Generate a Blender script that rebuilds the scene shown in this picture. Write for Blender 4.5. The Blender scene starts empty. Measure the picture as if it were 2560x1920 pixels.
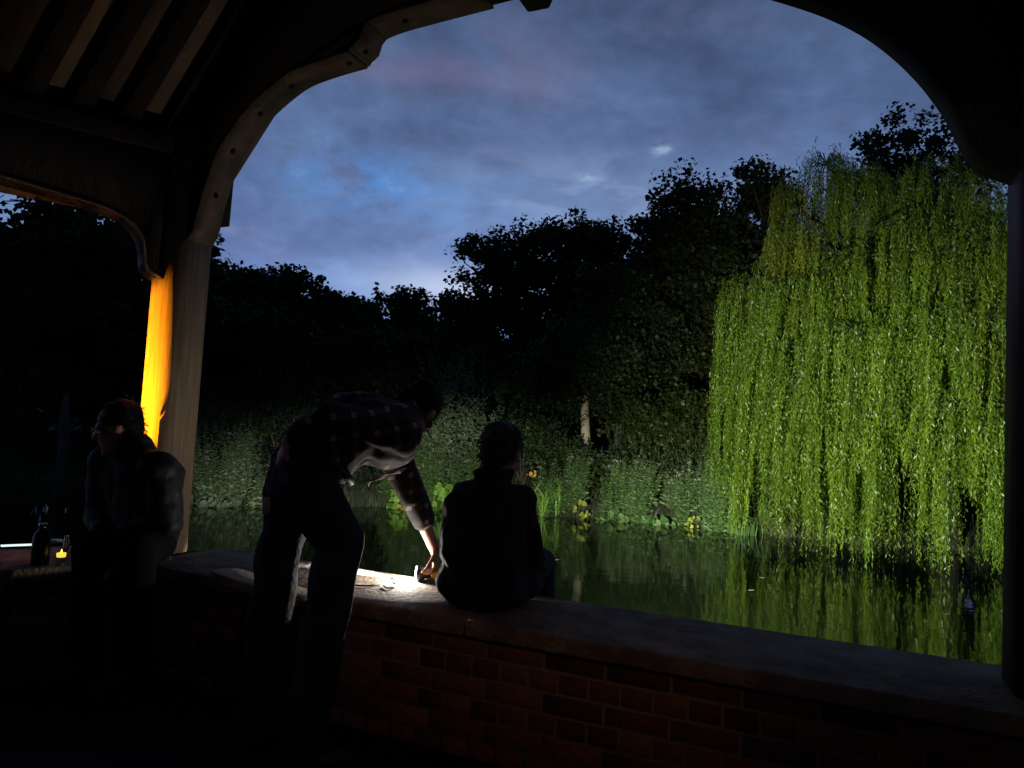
import bpy, math, random
import numpy as np
from mathutils import Vector, Matrix

rad = math.radians
S = bpy.context.scene
COL = S.collection
RNG = np.random.default_rng(7)
random.seed(7)

# ------------------------------------------------------------------ camera
PITCH, ROLL = rad(3.6), rad(3.1)
CAM = np.array([0.0, 0.0, 1.2])
FPX = 1850.0
cd = bpy.data.cameras.new('camera')
cd.sensor_width = 36.0
cd.lens = 36.0 * FPX / 2560.0
cd.clip_start = 0.02
cd.clip_end = 2000
cam = bpy.data.objects.new('camera', cd)
COL.objects.link(cam)
cam.matrix_world = Matrix.Translation(CAM.tolist()) @ Matrix.Rotation(rad(90) + PITCH, 4, 'X') @ Matrix.Rotation(ROLL, 4, 'Z')
S.camera = cam

# ------------------------------------------------------------------ render / exposure
S.render.engine = 'CYCLES'
S.view_settings.view_transform = 'Standard'
S.view_settings.look = 'None'
S.view_settings.exposure = 0.0
S.view_settings.gamma = 1.0
S.view_settings.use_curve_mapping = False
S.cycles.use_denoising = True
S.cycles.max_bounces = 5
S.cycles.diffuse_bounces = 2
S.cycles.glossy_bounces = 3
S.cycles.transmission_bounces = 4
S.cycles.transparent_max_bounces = 6
S.cycles.caustics_reflective = False
S.cycles.caustics_refractive = False
S.cycles.sample_clamp_indirect = 4.0

# ------------------------------------------------------------------ world: dusk sky with a broken cloud deck
W = bpy.data.worlds.new('World')
S.world = W
W.use_nodes = True
nt = W.node_tree
nt.nodes.clear()


def wn(t, **k):
    n = nt.nodes.new(t)
    for a, b in k.items():
        setattr(n, a, b)
    return n


def lk(a, b):
    nt.links.new(a, b)


def put(sock, v):
    if hasattr(v, 'is_output') or isinstance(v, bpy.types.NodeSocket):
        lk(v, sock)
    else:
        sock.default_value = v


def M(op, a, b=0.0, c=None, clamp=False):
    n = wn('ShaderNodeMath', operation=op, use_clamp=clamp)
    put(n.inputs[0], a)
    put(n.inputs[1], b)
    if c is not None:
        put(n.inputs[2], c)
    return n.outputs[0]


def mixc(f, a, b, mode='MIX'):
    n = wn('ShaderNodeMix', data_type='RGBA', blend_type=mode)
    put(n.inputs[0], f)
    put(n.inputs[6], a if not isinstance(a, tuple) else (*a, 1))
    put(n.inputs[7], b if not isinstance(b, tuple) else (*b, 1))
    return n.outputs[2]


def smooth(x, lo, hi):
    n = wn('ShaderNodeMapRange', interpolation_type='SMOOTHSTEP')
    put(n.inputs[0], x)
    n.inputs[1].default_value = lo
    n.inputs[2].default_value = hi
    return n.outputs[0]


def vec(x, y, z):
    n = wn('ShaderNodeCombineXYZ')
    put(n.inputs[0], x)
    put(n.inputs[1], y)
    put(n.inputs[2], z)
    return n.outputs[0]


def noise(v, scale, detail=4, rough=0.55, dist=0.0):
    n = wn('ShaderNodeTexNoise')
    lk(v, n.inputs['Vector'])
    n.inputs['Scale'].default_value = scale
    n.inputs['Detail'].default_value = detail
    n.inputs['Roughness'].default_value = rough
    n.inputs['Distortion'].default_value = dist
    return n.outputs[0]


SUN_EL, SUN_AZ = rad(-2.0), rad(-6.0)          # the sun has just set behind the gap in the trees
tc = wn('ShaderNodeTexCoord')
sep = wn('ShaderNodeSeparateXYZ')
lk(tc.outputs['Generated'], sep.inputs[0])
X, Y, Z = sep.outputs
az = M('ARCTAN2', X, Y)
el = M('ARCSINE', Z)
sky = wn('ShaderNodeTexSky', sky_type='NISHITA')
sky.sun_disc = False
sky.sun_elevation = SUN_EL
sky.sun_rotation = SUN_AZ
sky.air_density = 1.0
sky.dust_density = 0.6
sky.ozone_density = 3.0
uv = vec(az, M('MULTIPLY', el, 2.0), 0.0)
w1 = noise(uv, 3.2, 5, 0.55, 0.4)
w2 = noise(vec(M('ADD', az, 3.1), M('MULTIPLY', el, 2.6), 1.7), 7.0, 5, 0.6, 0.6)
w3 = noise(vec(M('ADD', az, 9.1), M('MULTIPLY', el, 1.6), 4.2), 22.0, 4, 0.55, 0.3)
# open cloud colour: slate blue to grey violet
c_dark = (0.092, 0.140, 0.295)
c_mid = (0.138, 0.228, 0.450)
c_vio = (0.165, 0.200, 0.380)
base = mixc(smooth(w1, 0.36, 0.66), c_dark, c_mid)
base = mixc(M('MULTIPLY', smooth(w2, 0.50, 0.72), 0.45), base, c_vio)


def spot(a0, e0, sa, se, warp=0.12):
    da = M('DIVIDE', M('ADD', M('SUBTRACT', az, a0), M('MULTIPLY', M('SUBTRACT', w2, 0.5), warp * 2)), sa)
    de = M('DIVIDE', M('ADD', M('SUBTRACT', el, e0), M('MULTIPLY', M('SUBTRACT', w1, 0.5), warp)), se)
    r2 = M('ADD', M('MULTIPLY', da, da), M('MULTIPLY', de, de))
    return M('EXPONENT', M('MULTIPLY', r2, -1.0))


# brightening towards the place where the sun went down, fading overhead and to the other side of the sky
low = M('EXPONENT', M('MULTIPLY', M('MAXIMUM', el, 0.0), -4.5))
daz = M('SUBTRACT', az, 0.05)
toward = M('MULTIPLY_ADD', M('EXPONENT', M('MULTIPLY', M('MULTIPLY', daz, daz), -1.0)), 0.75, 0.25)
bright = M('MULTIPLY', M('MULTIPLY_ADD', low, 3.1, 0.26), toward)
bright = M('MULTIPLY', bright, M('MULTIPLY_ADD', w3, 0.70, 0.70))
deck = mixc(1.0, base, vec(bright, bright, bright), 'MULTIPLY')
# a hole in the deck where the clear sky behind shows
hole = M('MULTIPLY', spot(-0.195, 0.305, 0.105, 0.034, 0.10), smooth(w3, 0.30, 0.62))
deck = mixc(M('MULTIPLY', hole, 0.95), deck, (0.090, 0.250, 0.600))
wisp = M('MULTIPLY', spot(-0.21, 0.325, 0.12, 0.05, 0.1), smooth(w3, 0.60, 0.72))
deck = mixc(M('MULTIPLY', wisp, 0.45), deck, (0.23, 0.36, 0.62))
# streaks still catching red light high up
pink = M('ADD', spot(-0.15, 0.452, 0.17, 0.022, 0.07), M('MULTIPLY', spot(0.0, 0.47, 0.055, 0.05, 0.10), 0.7))
deck = mixc(M('MULTIPLY', pink, 0.34), deck, (0.215, 0.165, 0.275))
# pale band low over the trees
pale = spot(-0.095, 0.186, 0.10, 0.026, 0.03)
deck = mixc(M('MULTIPLY', pale, 0.95), deck, (0.52, 0.61, 0.82))
pale2 = M('MULTIPLY', spot(0.13, 0.30, 0.22, 0.055, 0.14), M('MULTIPLY_ADD', smooth(w2, 0.42, 0.62), 0.55, 0.45))
deck = mixc(M('MULTIPLY', pale2, 0.75), deck, (0.25, 0.36, 0.60))
w4 = noise(vec(M('ADD', az, 1.1), M('MULTIPLY', el, 2.2), 8.2), 26.0, 3, 0.5, 0.0)
chips = M('ADD', M('MULTIPLY', spot(0.096, 0.337, 0.013, 0.0045, 0.03), 0.8), M('MULTIPLY', spot(0.185, 0.372, 0.014, 0.008, 0.04), 0.6))
chips = M('MULTIPLY', chips, smooth(w4, 0.35, 0.60))
deck = mixc(chips, deck, (0.42, 0.56, 0.80))
skyc = mixc(1.0, sky.outputs[0], (0.02, 0.02, 0.02), 'MULTIPLY')
total = mixc(1.0, deck, skyc, 'ADD')
bg = wn('ShaderNodeBackground')
lk(total, bg.inputs[0])
bg.inputs[1].default_value = 1.0
wo = wn('ShaderNodeOutputWorld')
lk(bg.outputs[0], wo.inputs[0])

sun_d = bpy.data.lights.new('sun', 'SUN')
sun_d.energy = 0.01
sun_d.angle = rad(12)
sun_d.color = (1.0, 0.86, 0.78)
sun = bpy.data.objects.new('sun', sun_d)
COL.objects.link(sun)
sun.rotation_euler = (rad(90) - rad(3.0), 0, rad(180) - SUN_AZ)

# ------------------------------------------------------------------ materials
MATS = {}


def mat(name, col, rough=0.6, metal=0.0, spec=0.5, var=None, scale=8.0, bump=0.0, bscale=40.0, emit=None, estr=0.0, stretch=None, detail=5, coat=0.0):
    m = bpy.data.materials.new(name)
    m.use_nodes = True
    t = m.node_tree
    b = t.nodes['Principled BSDF']
    b.inputs['Base Color'].default_value = (*col, 1)
    b.inputs['Roughness'].default_value = rough
    b.inputs['Metallic'].default_value = metal
    b.inputs['Specular IOR Level'].default_value = spec
    b.inputs['Coat Weight'].default_value = coat
    if emit:
        b.inputs['Emission Color'].default_value = (*emit, 1)
        b.inputs['Emission Strength'].default_value = estr
    if var or bump:
        co = t.nodes.new('ShaderNodeTexCoord')
        mp = t.nodes.new('ShaderNodeMapping')
        t.links.new(co.outputs['Object'], mp.inputs[0])
        if stretch:
            mp.inputs['Scale'].default_value = stretch
    if var:
        n = t.nodes.new('ShaderNodeTexNoise')
        n.inputs['Scale'].default_value = scale
        n.inputs['Detail'].default_value = detail
        t.links.new(mp.outputs[0], n.inputs['Vector'])
        r = t.nodes.new('ShaderNodeValToRGB')
        r.color_ramp.elements[0].position = 0.32
        r.color_ramp.elements[1].position = 0.68
        r.color_ramp.elements[0].color = (*var, 1)
        r.color_ramp.elements[1].color = (*col, 1)
        t.links.new(n.outputs[0], r.inputs[0])
        t.links.new(r.outputs[0], b.inputs['Base Color'])
    if bump:
        n2 = t.nodes.new('ShaderNodeTexNoise')
        n2.inputs['Scale'].default_value = bscale
        n2.inputs['Detail'].default_value = 6
        t.links.new(mp.outputs[0], n2.inputs['Vector'])
        bp = t.nodes.new('ShaderNodeBump')
        bp.inputs['Strength'].default_value = bump
        bp.inputs['Distance'].default_value = 0.02
        t.links.new(n2.outputs[0], bp.inputs['Height'])
        t.links.new(bp.outputs[0], b.inputs['Normal'])
    MATS[name] = m
    return m


def leafmat(name, c0, c1, trans=0.3, rough=0.45, spec=0.35):
    m = bpy.data.materials.new(name)
    m.use_nodes = True
    t = m.node_tree
    b = t.nodes['Principled BSDF']
    out = t.nodes['Material Output']
    at = t.nodes.new('ShaderNodeAttribute')
    at.attribute_name = 'v'
    r = t.nodes.new('ShaderNodeValToRGB')
    r.color_ramp.elements[0].color = (*c0, 1)
    r.color_ramp.elements[1].color = (*c1, 1)
    t.links.new(at.outputs['Fac'], r.inputs[0])
    t.links.new(r.outputs[0], b.inputs['Base Color'])
    b.inputs['Roughness'].default_value = rough
    b.inputs['Specular IOR Level'].default_value = spec
    tr = t.nodes.new('ShaderNodeBsdfTranslucent')
    t.links.new(r.outputs[0], tr.inputs[0])
    mx = t.nodes.new('ShaderNodeMixShader')
    mx.inputs[0].default_value = trans
    t.links.new(b.outputs[0], mx.inputs[1])
    t.links.new(tr.outputs[0], mx.inputs[2])
    t.links.new(mx.outputs[0], out.inputs[0])
    MATS[name] = m
    return m


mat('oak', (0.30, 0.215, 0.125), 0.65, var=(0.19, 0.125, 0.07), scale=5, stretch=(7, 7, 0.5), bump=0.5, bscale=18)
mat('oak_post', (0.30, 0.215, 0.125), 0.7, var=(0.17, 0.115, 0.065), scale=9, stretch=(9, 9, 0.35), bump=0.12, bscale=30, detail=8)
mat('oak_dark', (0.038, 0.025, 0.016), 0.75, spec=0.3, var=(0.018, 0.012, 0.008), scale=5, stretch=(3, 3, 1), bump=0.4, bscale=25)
mat('soffit_oak', (0.20, 0.135, 0.085), 0.65, var=(0.075, 0.05, 0.03), scale=7, bump=0.3, bscale=30)
mat('plaster', (0.26, 0.19, 0.125), 0.85, var=(0.15, 0.10, 0.06), scale=4, bump=0.2)
mat('red_paint', (0.085, 0.016, 0.011), 0.6, var=(0.05, 0.010, 0.008), scale=9)
mat('brick_a', (0.20, 0.066, 0.040), 0.85, var=(0.12, 0.036, 0.025), scale=14, bump=0.7, bscale=60)
mat('brick_b', (0.25, 0.09, 0.046), 0.85, var=(0.16, 0.052, 0.032), scale=14, bump=0.7, bscale=60)
mat('brick_c', (0.12, 0.042, 0.030), 0.85, var=(0.07, 0.026, 0.020), scale=14, bump=0.7, bscale=60)
mat('brick_d', (0.30, 0.13, 0.065), 0.85, var=(0.19, 0.08, 0.045), scale=14, bump=0.7, bscale=60)
mat('mortar', (0.24, 0.18, 0.13), 0.9, var=(0.24, 0.19, 0.15), scale=30, bump=0.5)
mat('coping', (0.36, 0.27, 0.19), 0.85, var=(0.15, 0.11, 0.075), scale=9, bump=0.9, bscale=55, detail=9)
mat('coping_lit', (0.52, 0.40, 0.24), 0.75, var=(0.42, 0.31, 0.18), scale=6, bump=0.3, bscale=60)  # carries the light falling on the coping edge in its colour
mat('floor', (0.035, 0.030, 0.026), 0.9, var=(0.02, 0.017, 0.015), scale=3, bump=0.3)
mat('soil', (0.045, 0.05, 0.022), 0.95, var=(0.028, 0.024, 0.014), scale=1.5, bump=0.6, bscale=6)
mat('bark', (0.07, 0.055, 0.04), 0.9, var=(0.035, 0.028, 0.02), scale=6, stretch=(5, 5, 0.8), bump=0.8, bscale=10)
mat('bark_dark', (0.030, 0.024, 0.018), 0.95, var=(0.015, 0.012, 0.009), scale=6, stretch=(5, 5, 0.8), bump=0.8, bscale=10)
mat('bark_pale', (0.40, 0.33, 0.22), 0.85, var=(0.27, 0.22, 0.14), scale=6, stretch=(4, 4, 0.7), bump=0.5, bscale=10)
mat('bark_grey', (0.07, 0.066, 0.06), 0.85, var=(0.03, 0.028, 0.025), scale=5, bump=0.5)
mat('skin', (0.52, 0.27, 0.18), 0.5, var=(0.46, 0.22, 0.15), scale=20)
mat('hair_dark', (0.012, 0.008, 0.006), 0.75, spec=0.2, bump=0.8, bscale=90)
mat('hair_brown', (0.035, 0.018, 0.011), 0.5, bump=0.8, bscale=90)
mat('jeans', (0.014, 0.019, 0.034), 0.8, var=(0.010, 0.013, 0.022), scale=20, bump=0.5, bscale=35)
mat('coat_navy', (0.010, 0.011, 0.018), 0.85, var=(0.007, 0.007, 0.011), scale=8, bump=0.5, bscale=22)
mat('jacket_black', (0.016, 0.016, 0.019), 0.6, spec=0.25, var=(0.012, 0.012, 0.014), scale=8, bump=0.6, bscale=14)
mat('trousers_black', (0.005, 0.005, 0.006), 0.95, spec=0.1, bump=0.4, bscale=30)
mat('shoe', (0.012, 0.011, 0.010), 0.6)
mat('steel', (0.55, 0.55, 0.56), 0.25, metal=1.0)
mat('black_plastic', (0.012, 0.012, 0.012), 0.35)
mat('yellow_plastic', (0.75, 0.42, 0.02), 0.4)
mat('white_cup', (0.75, 0.72, 0.66), 0.5)
mat('shirt_torchlit', (0.42, 0.37, 0.34), 0.8, bump=0.4, bscale=60)
mat('cord', (0.02, 0.02, 0.02), 0.5)
mat('torch_lens', (0.9, 0.9, 0.9), 0.3, emit=(1.0, 0.95, 0.85), estr=120)
mat('flood_lens', (0.9, 0.9, 0.9), 0.3, emit=(1.0, 0.98, 0.86), estr=8)
mat('amber_lens', (0.9, 0.5, 0.1), 0.3, emit=(1.0, 0.38, 0.02), estr=1.2)
mat('lantern_glow', (0.9, 0.7, 0.4), 0.3, emit=(1.0, 0.55, 0.22), estr=1.0)
mat('candle_wax', (0.85, 0.65, 0.25), 0.5, emit=(1.0, 0.66, 0.06), estr=1.2)
mat('flame', (1, 0.7, 0.2), 0.5, emit=(1.0, 0.62, 0.10), estr=2.5)
mat('screen', (0.02, 0.02, 0.02), 0.2, emit=(0.80, 0.95, 1.0), estr=1.1)
mat('iron', (0.015, 0.013, 0.012), 0.8, spec=0.2)

leafmat('lf_willow', (0.036, 0.078, 0.003), (0.140, 0.212, 0.014), 0.22, 0.42, 0.4)
leafmat('lf_willow_yellow', (0.085, 0.115, 0.006), (0.20, 0.225, 0.018), 0.22, 0.42, 0.4)
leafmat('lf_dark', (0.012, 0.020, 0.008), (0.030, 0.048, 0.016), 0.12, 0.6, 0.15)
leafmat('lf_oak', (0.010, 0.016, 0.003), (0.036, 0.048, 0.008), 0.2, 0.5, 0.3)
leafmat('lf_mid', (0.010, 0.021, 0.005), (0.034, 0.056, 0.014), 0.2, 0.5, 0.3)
leafmat('lf_shrub', (0.050, 0.085, 0.028), (0.125, 0.180, 0.065), 0.25, 0.5, 0.3)
leafmat('lf_herb', (0.050, 0.110, 0.028), (0.120, 0.190, 0.055), 0.25, 0.5, 0.3)
leafmat('lf_round', (0.085, 0.200, 0.018), (0.210, 0.370, 0.050), 0.25, 0.4, 0.4)
leafmat('lf_grey', (0.080, 0.120, 0.060), (0.170, 0.225, 0.120), 0.25, 0.5, 0.3)
leafmat('lf_yellow', (0.19, 0.22, 0.03), (0.42, 0.44, 0.08), 0.25, 0.45, 0.35)
leafmat('lf_amber', (0.50, 0.26, 0.04), (0.75, 0.48, 0.12), 0.25, 0.45, 0.35)
leafmat('petal', (0.50, 0.50, 0.40), (0.70, 0.70, 0.60), 0.2, 0.6, 0.2)
leafmat('stemgreen', (0.05, 0.09, 0.025), (0.09, 0.13, 0.04), 0.1)

# river water: dark, nearly still
m = bpy.data.materials.new('water')
m.use_nodes = True
t = m.node_tree
b = t.nodes['Principled BSDF']
b.inputs['Base Color'].default_value = (0.004, 0.007, 0.003, 1)
b.inputs['Roughness'].default_value = 0.045
b.inputs['IOR'].default_value = 1.33
co = t.nodes.new('ShaderNodeTexCoord')
mp = t.nodes.new('ShaderNodeMapping')
mp.inputs['Scale'].default_value = (0.7, 2.2, 1)
t.links.new(co.outputs['Object'], mp.inputs[0])
n1 = t.nodes.new('ShaderNodeTexNoise')
n1.inputs['Scale'].default_value = 1.3
n1.inputs['Detail'].default_value = 3
t.links.new(mp.outputs[0], n1.inputs['Vector'])
bp = t.nodes.new('ShaderNodeBump')
bp.inputs['Strength'].default_value = 0.035
bp.inputs['Distance'].default_value = 0.10
t.links.new(n1.outputs[0], bp.inputs['Height'])
t.links.new(bp.outputs[0], b.inputs['Normal'])
MATS['water'] = m


def plaid():
    m = bpy.data.materials.new('plaid')
    m.use_nodes = True
    t = m.node_tree
    b = t.nodes['Principled BSDF']
    b.inputs['Roughness'].default_value = 0.85
    co = t.nodes.new('ShaderNodeTexCoord')
    mp = t.nodes.new('ShaderNodeMapping')
    mp.vector_type = 'TEXTURE'
    mp.inputs['Rotation'].default_value = (0, rad(-12), rad(28))
    t.links.new(co.outputs['Object'], mp.inputs[0])
    nz = t.nodes.new('ShaderNodeTexNoise')
    nz.inputs['Scale'].default_value = 6
    t.links.new(mp.outputs[0], nz.inputs['Vector'])
    va = t.nodes.new('ShaderNodeMixRGB')
    va.inputs[0].default_value = 0.03
    t.links.new(mp.outputs[0], va.inputs[1])
    t.links.new(nz.outputs[1], va.inputs[2])
    sp = t.nodes.new('ShaderNodeSeparateXYZ')
    t.links.new(va.outputs[0], sp.inputs[0])

    def mm(op, a, bb):
        n = t.nodes.new('ShaderNodeMath')
        n.operation = op
        for i, v in enumerate((a, bb)):
            if isinstance(v, bpy.types.NodeSocket):
                t.links.new(v, n.inputs[i])
            else:
                n.inputs[i].default_value = v
        return n.outputs[0]

    def line(s, width):
        return mm('LESS_THAN', mm('ABSOLUTE', mm('SUBTRACT', mm('FRACT', mm('MULTIPLY', s, 13.5), 0.0), 0.5), 0.0), width)

    def wide(s):
        return mm('LESS_THAN', mm('ABSOLUTE', mm('SUBTRACT', mm('FRACT', mm('MULTIPLY', s, 13.5), 0.0), 0.5), 0.0), 0.26)
    lx, lz = line(sp.outputs[0], 0.13), line(sp.outputs[2], 0.13)
    both = mm('MULTIPLY', lx, lz)
    any_ = mm('MAXIMUM', lx, lz)
    m1 = t.nodes.new('ShaderNodeMixRGB')
    m1.inputs[1].default_value = (0.020, 0.010, 0.009, 1)
    m1.inputs[2].default_value = (0.060, 0.033, 0.027, 1)
    t.links.new(any_, m1.inputs[0])
    m2 = t.nodes.new('ShaderNodeMixRGB')
    m2.inputs[2].default_value = (0.36, 0.29, 0.26, 1)
    t.links.new(both, m2.inputs[0])
    t.links.new(m1.outputs[0], m2.inputs[1])
    t.links.new(m2.outputs[0], b.inputs['Base Color'])
    MATS['plaid'] = m


plaid()

# ------------------------------------------------------------------ helpers
cp_, sp_ = math.cos(PITCH), math.sin(PITCH)
F_ = np.array([0, cp_, sp_])
U0 = np.array([0, -sp_, cp_])
R0 = np.array([1.0, 0, 0])
RV = math.cos(ROLL) * R0 + math.sin(ROLL) * U0
UV = -math.sin(ROLL) * R0 + math.cos(ROLL) * U0


def ray(x, y):
    return F_ + RV * (x - 1280) / FPX + UV * (960 - y) / FPX


def aty(x, y, Yd):
    d = ray(x, y)
    return CAM + d * (Yd / d[1])


def onz(x, y, z):
    d = ray(x, y)
    return CAM + d * ((z - CAM[2]) / d[2])


def wloc(o):
    v = Vector((0, 0, 0))
    while o is not None:
        v += Vector(o.location)
        o = o.parent
    return np.array(v)


def mesh_np(name, V, Fs, smooth=False, vals=None):
    """Vertices (N,3) and faces: an (M,k) array or a list of index lists."""
    me = bpy.data.meshes.new(name)
    V = np.asarray(V, dtype=np.float32)
    if isinstance(Fs, np.ndarray):
        k = Fs.shape[1]
        nf = len(Fs)
        flat = Fs.ravel().astype(np.int32)
        starts = (np.arange(nf) * k).astype(np.int32)
    else:
        nf = len(Fs)
        flat = np.fromiter((i for f in Fs for i in f), dtype=np.int32)
        lens = np.array([len(f) for f in Fs])
        starts = np.concatenate([[0], np.cumsum(lens)[:-1]]).astype(np.int32)
    me.vertices.add(len(V))
    me.vertices.foreach_set('co', V.ravel())
    me.loops.add(len(flat))
    me.loops.foreach_set('vertex_index', flat)
    me.polygons.add(nf)
    me.polygons.foreach_set('loop_start', starts)
    if vals is not None:
        a = me.attributes.new('v', 'FLOAT', 'FACE')
        a.data.foreach_set('value', np.asarray(vals, dtype=np.float32))
    me.update(calc_edges=True)
    me.validate()
    if smooth:
        me.polygons.foreach_set('use_smooth', np.ones(len(me.polygons), dtype=bool))
    return me


JOINED = {'crown', 'foliage', 'blade', 'flower_head', 'stem', 'stalk', 'twig'}


def link(name, me, material=None, parent=None, loc=None):
    o = bpy.data.objects.new(name, me)
    COL.objects.link(o)
    if name in JOINED:
        o['kind'] = 'stuff'
    if material:
        me.materials.clear()
        me.materials.append(MATS[material] if isinstance(material, str) else material)
    if parent is not None:
        o.parent = parent
    if loc is not None:
        o.location = loc
    return o


def tag(o, label=None, cat=None, group=None, kind=None):
    if label:
        o['label'] = label
    if cat:
        o['category'] = cat
    if group:
        o['group'] = group
    if kind:
        o['kind'] = kind
    return o


def thing(name, loc, label, cat, group=None):
    o = bpy.data.objects.new(name, None)
    COL.objects.link(o)
    o.empty_display_size = 0.1
    o.location = Vector([float(c) for c in loc])
    return tag(o, label, cat, group)


def nrm(v):
    v = np.asarray(v, float)
    return v / (np.linalg.norm(v) + 1e-12)


class MB:
    def __init__(self):
        self.V = []
        self.F = []

    def add(self, V, Fs):
        o = len(self.V)
        self.V += [list(map(float, v)) for v in V]
        self.F += [[i + o for i in f] for f in Fs]
        return self

    def box(self, c, size, ax=None):
        ax = np.eye(3) if ax is None else np.array(ax)
        c = np.array(c, float)
        h = np.array(size) / 2.0
        V = []
        for sx in (-1, 1):
            for sy in (-1, 1):
                for sz in (-1, 1):
                    V.append(c + ax[0] * h[0] * sx + ax[1] * h[1] * sy + ax[2] * h[2] * sz)
        Fs = [[0, 1, 3, 2], [4, 6, 7, 5], [0, 4, 5, 1], [2, 3, 7, 6], [0, 2, 6, 4], [1, 5, 7, 3]]
        if np.dot(np.cross(ax[0], ax[1]), ax[2]) < 0:
            Fs = [f[::-1] for f in Fs]
        return self.add(V, Fs)

    def tube(self, pts, radii, seg=8, cap=True):
        pts = [np.array(p, float) for p in pts]
        n = len(pts)
        if np.isscalar(radii):
            radii = [radii] * n
        V, Fs = [], []
        prev = None
        for i in range(n):
            tg = nrm(pts[min(i + 1, n - 1)] - pts[max(i - 1, 0)])
            if prev is None:
                a = np.array([0, 0, 1.0]) if abs(tg[2]) < 0.9 else np.array([1.0, 0, 0])
                u = nrm(np.cross(a, tg))
            else:
                u = nrm(prev - tg * np.dot(prev, tg))
            prev = u
            w = np.cross(tg, u)
            for k in range(seg):
                an = 2 * math.pi * k / seg
                V.append(pts[i] + radii[i] * (math.cos(an) * u + math.sin(an) * w))
        for i in range(n - 1):
            for k in range(seg):
                k2 = (k + 1) % seg
                Fs.append([i * seg + k, i * seg + k2, (i + 1) * seg + k2, (i + 1) * seg + k])
        if cap:
            Fs.append(list(range(seg))[::-1])
            Fs.append([(n - 1) * seg + k for k in range(seg)])
        return self.add(V, Fs)

    def lathe(self, prof, c=(0, 0, 0), seg=20, ax=None):
        """prof: (r, h) pairs turned about ax[2]."""
        ax = np.eye(3) if ax is None else np.array(ax)
        c = np.array(c, float)
        V, Fs = [], []
        n = len(prof)
        for r, h in prof:
            for k in range(seg):
                an = 2 * math.pi * k / seg
                V.append(c + ax[2] * h + r * (math.cos(an) * ax[0] + math.sin(an) * ax[1]))
        for i in range(n - 1):
            for k in range(seg):
                k2 = (k + 1) % seg
                Fs.append([i * seg + k, i * seg + k2, (i + 1) * seg + k2, (i + 1) * seg + k])
        Fs.append(list(range(seg))[::-1])
        Fs.append([(n - 1) * seg + k for k in range(seg)])
        return self.add(V, Fs)

    def prism(self, poly, org, ux, uz, depth_dir, d0, d1):
        """2-D outline (s, z) in the plane org + s*ux + z*uz, pushed from d0 to d1 along depth_dir."""
        org, ux, uz, dd = (np.array(v, float) for v in (org, ux, uz, depth_dir))
        n = len(poly)
        A = [org + s * ux + z * uz + dd * d0 for s, z in poly]
        B = [org + s * ux + z * uz + dd * d1 for s, z in poly]
        Fs = [[i, (i + 1) % n, n + (i + 1) % n, n + i] for i in range(n)]
        Fs.append(list(range(n))[::-1])
        Fs.append([n + i for i in range(n)])
        return self.add(A + B, Fs)

    def ellipsoid(self, c, r, ax=None, seg=14, rings=9):
        ax = np.eye(3) if ax is None else np.array(ax)
        c = np.array(c, float)
        V, Fs = [c - ax[2] * r[2]], []
        for i in range(1, rings):
            ph = -math.pi / 2 + math.pi * i / rings
            for k in range(seg):
                an = 2 * math.pi * k / seg
                V.append(c + ax[0] * r[0] * math.cos(ph) * math.cos(an) + ax[1] * r[1] * math.cos(ph) * math.sin(an) + ax[2] * r[2] * math.sin(ph))
        V.append(c + ax[2] * r[2])
        for k in range(seg):
            Fs.append([0, 1 + (k + 1) % seg, 1 + k])
        for i in range(rings - 2):
            for k in range(seg):
                a, b2 = 1 + i * seg + k, 1 + i * seg + (k + 1) % seg
                Fs.append([a, b2, b2 + seg, a + seg])
        top = len(V) - 1
        for k in range(seg):
            Fs.append([1 + (rings - 2) * seg + k, 1 + (rings - 2) * seg + (k + 1) % seg, top])
        return self.add(V, Fs)

    def capsule(self, p0, p1, r0, r1, seg=12):
        p0, p1 = np.array(p0, float), np.array(p1, float)
        d = p1 - p0
        L = np.linalg.norm(d)
        d = d / (L + 1e-9)
        pts, rr = [], []
        for a in (-80, -50, -20):
            pts.append(p0 + d * r0 * math.sin(rad(a)))
            rr.append(r0 * math.cos(rad(a)))
        for a in (20, 50, 80):
            pts.append(p1 + d * r1 * math.sin(rad(a)))
            rr.append(r1 * math.cos(rad(a)))
        return self.tube(pts, rr, seg)

    def chain(self, pts, rr, seg=12):
        for i in range(len(pts) - 1):
            self.capsule(pts[i], pts[i + 1], rr[i], rr[i + 1], seg)
        return self

    def build(self, name, material, parent=None, smooth=False, bevel=0.0, base=None):
        V = np.array(self.V)
        off = wloc(parent) if parent is not None else (np.array(base, float) if base is not None else np.zeros(3))
        me = mesh_np(name, V - off, self.F, smooth)
        o = link(name, me, material, parent)
        if parent is None and base is not None:
            o.location = Vector([float(c) for c in base])
        if bevel:
            bm = o.modifiers.new('bevel', 'BEVEL')
            bm.width = bevel
            bm.segments = 2
            bm.limit_method = 'ANGLE'
        return o


def fuse(mb, voxel, smooth_it=4, fac=0.5):
    """Union the overlapping pieces of a builder into one continuous skin."""
    me = mesh_np('tmp', np.array(mb.V), mb.F)
    o = bpy.data.objects.new('tmp', me)
    COL.objects.link(o)
    r = o.modifiers.new('r', 'REMESH')
    r.mode = 'VOXEL'
    r.voxel_size = voxel
    r.use_smooth_shade = True
    s = o.modifiers.new('s', 'SMOOTH')
    s.factor = fac
    s.iterations = smooth_it
    dg = bpy.context.evaluated_depsgraph_get()
    dg.update()
    ev = o.evaluated_get(dg)
    res = bpy.data.meshes.new_from_object(ev)
    bpy.data.objects.remove(o)
    bpy.data.meshes.remove(me)
    n = len(res.vertices)
    co = np.empty(n * 3, np.float32)
    res.vertices.foreach_get('co', co)
    return res, co.reshape(-1, 3)


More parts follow.
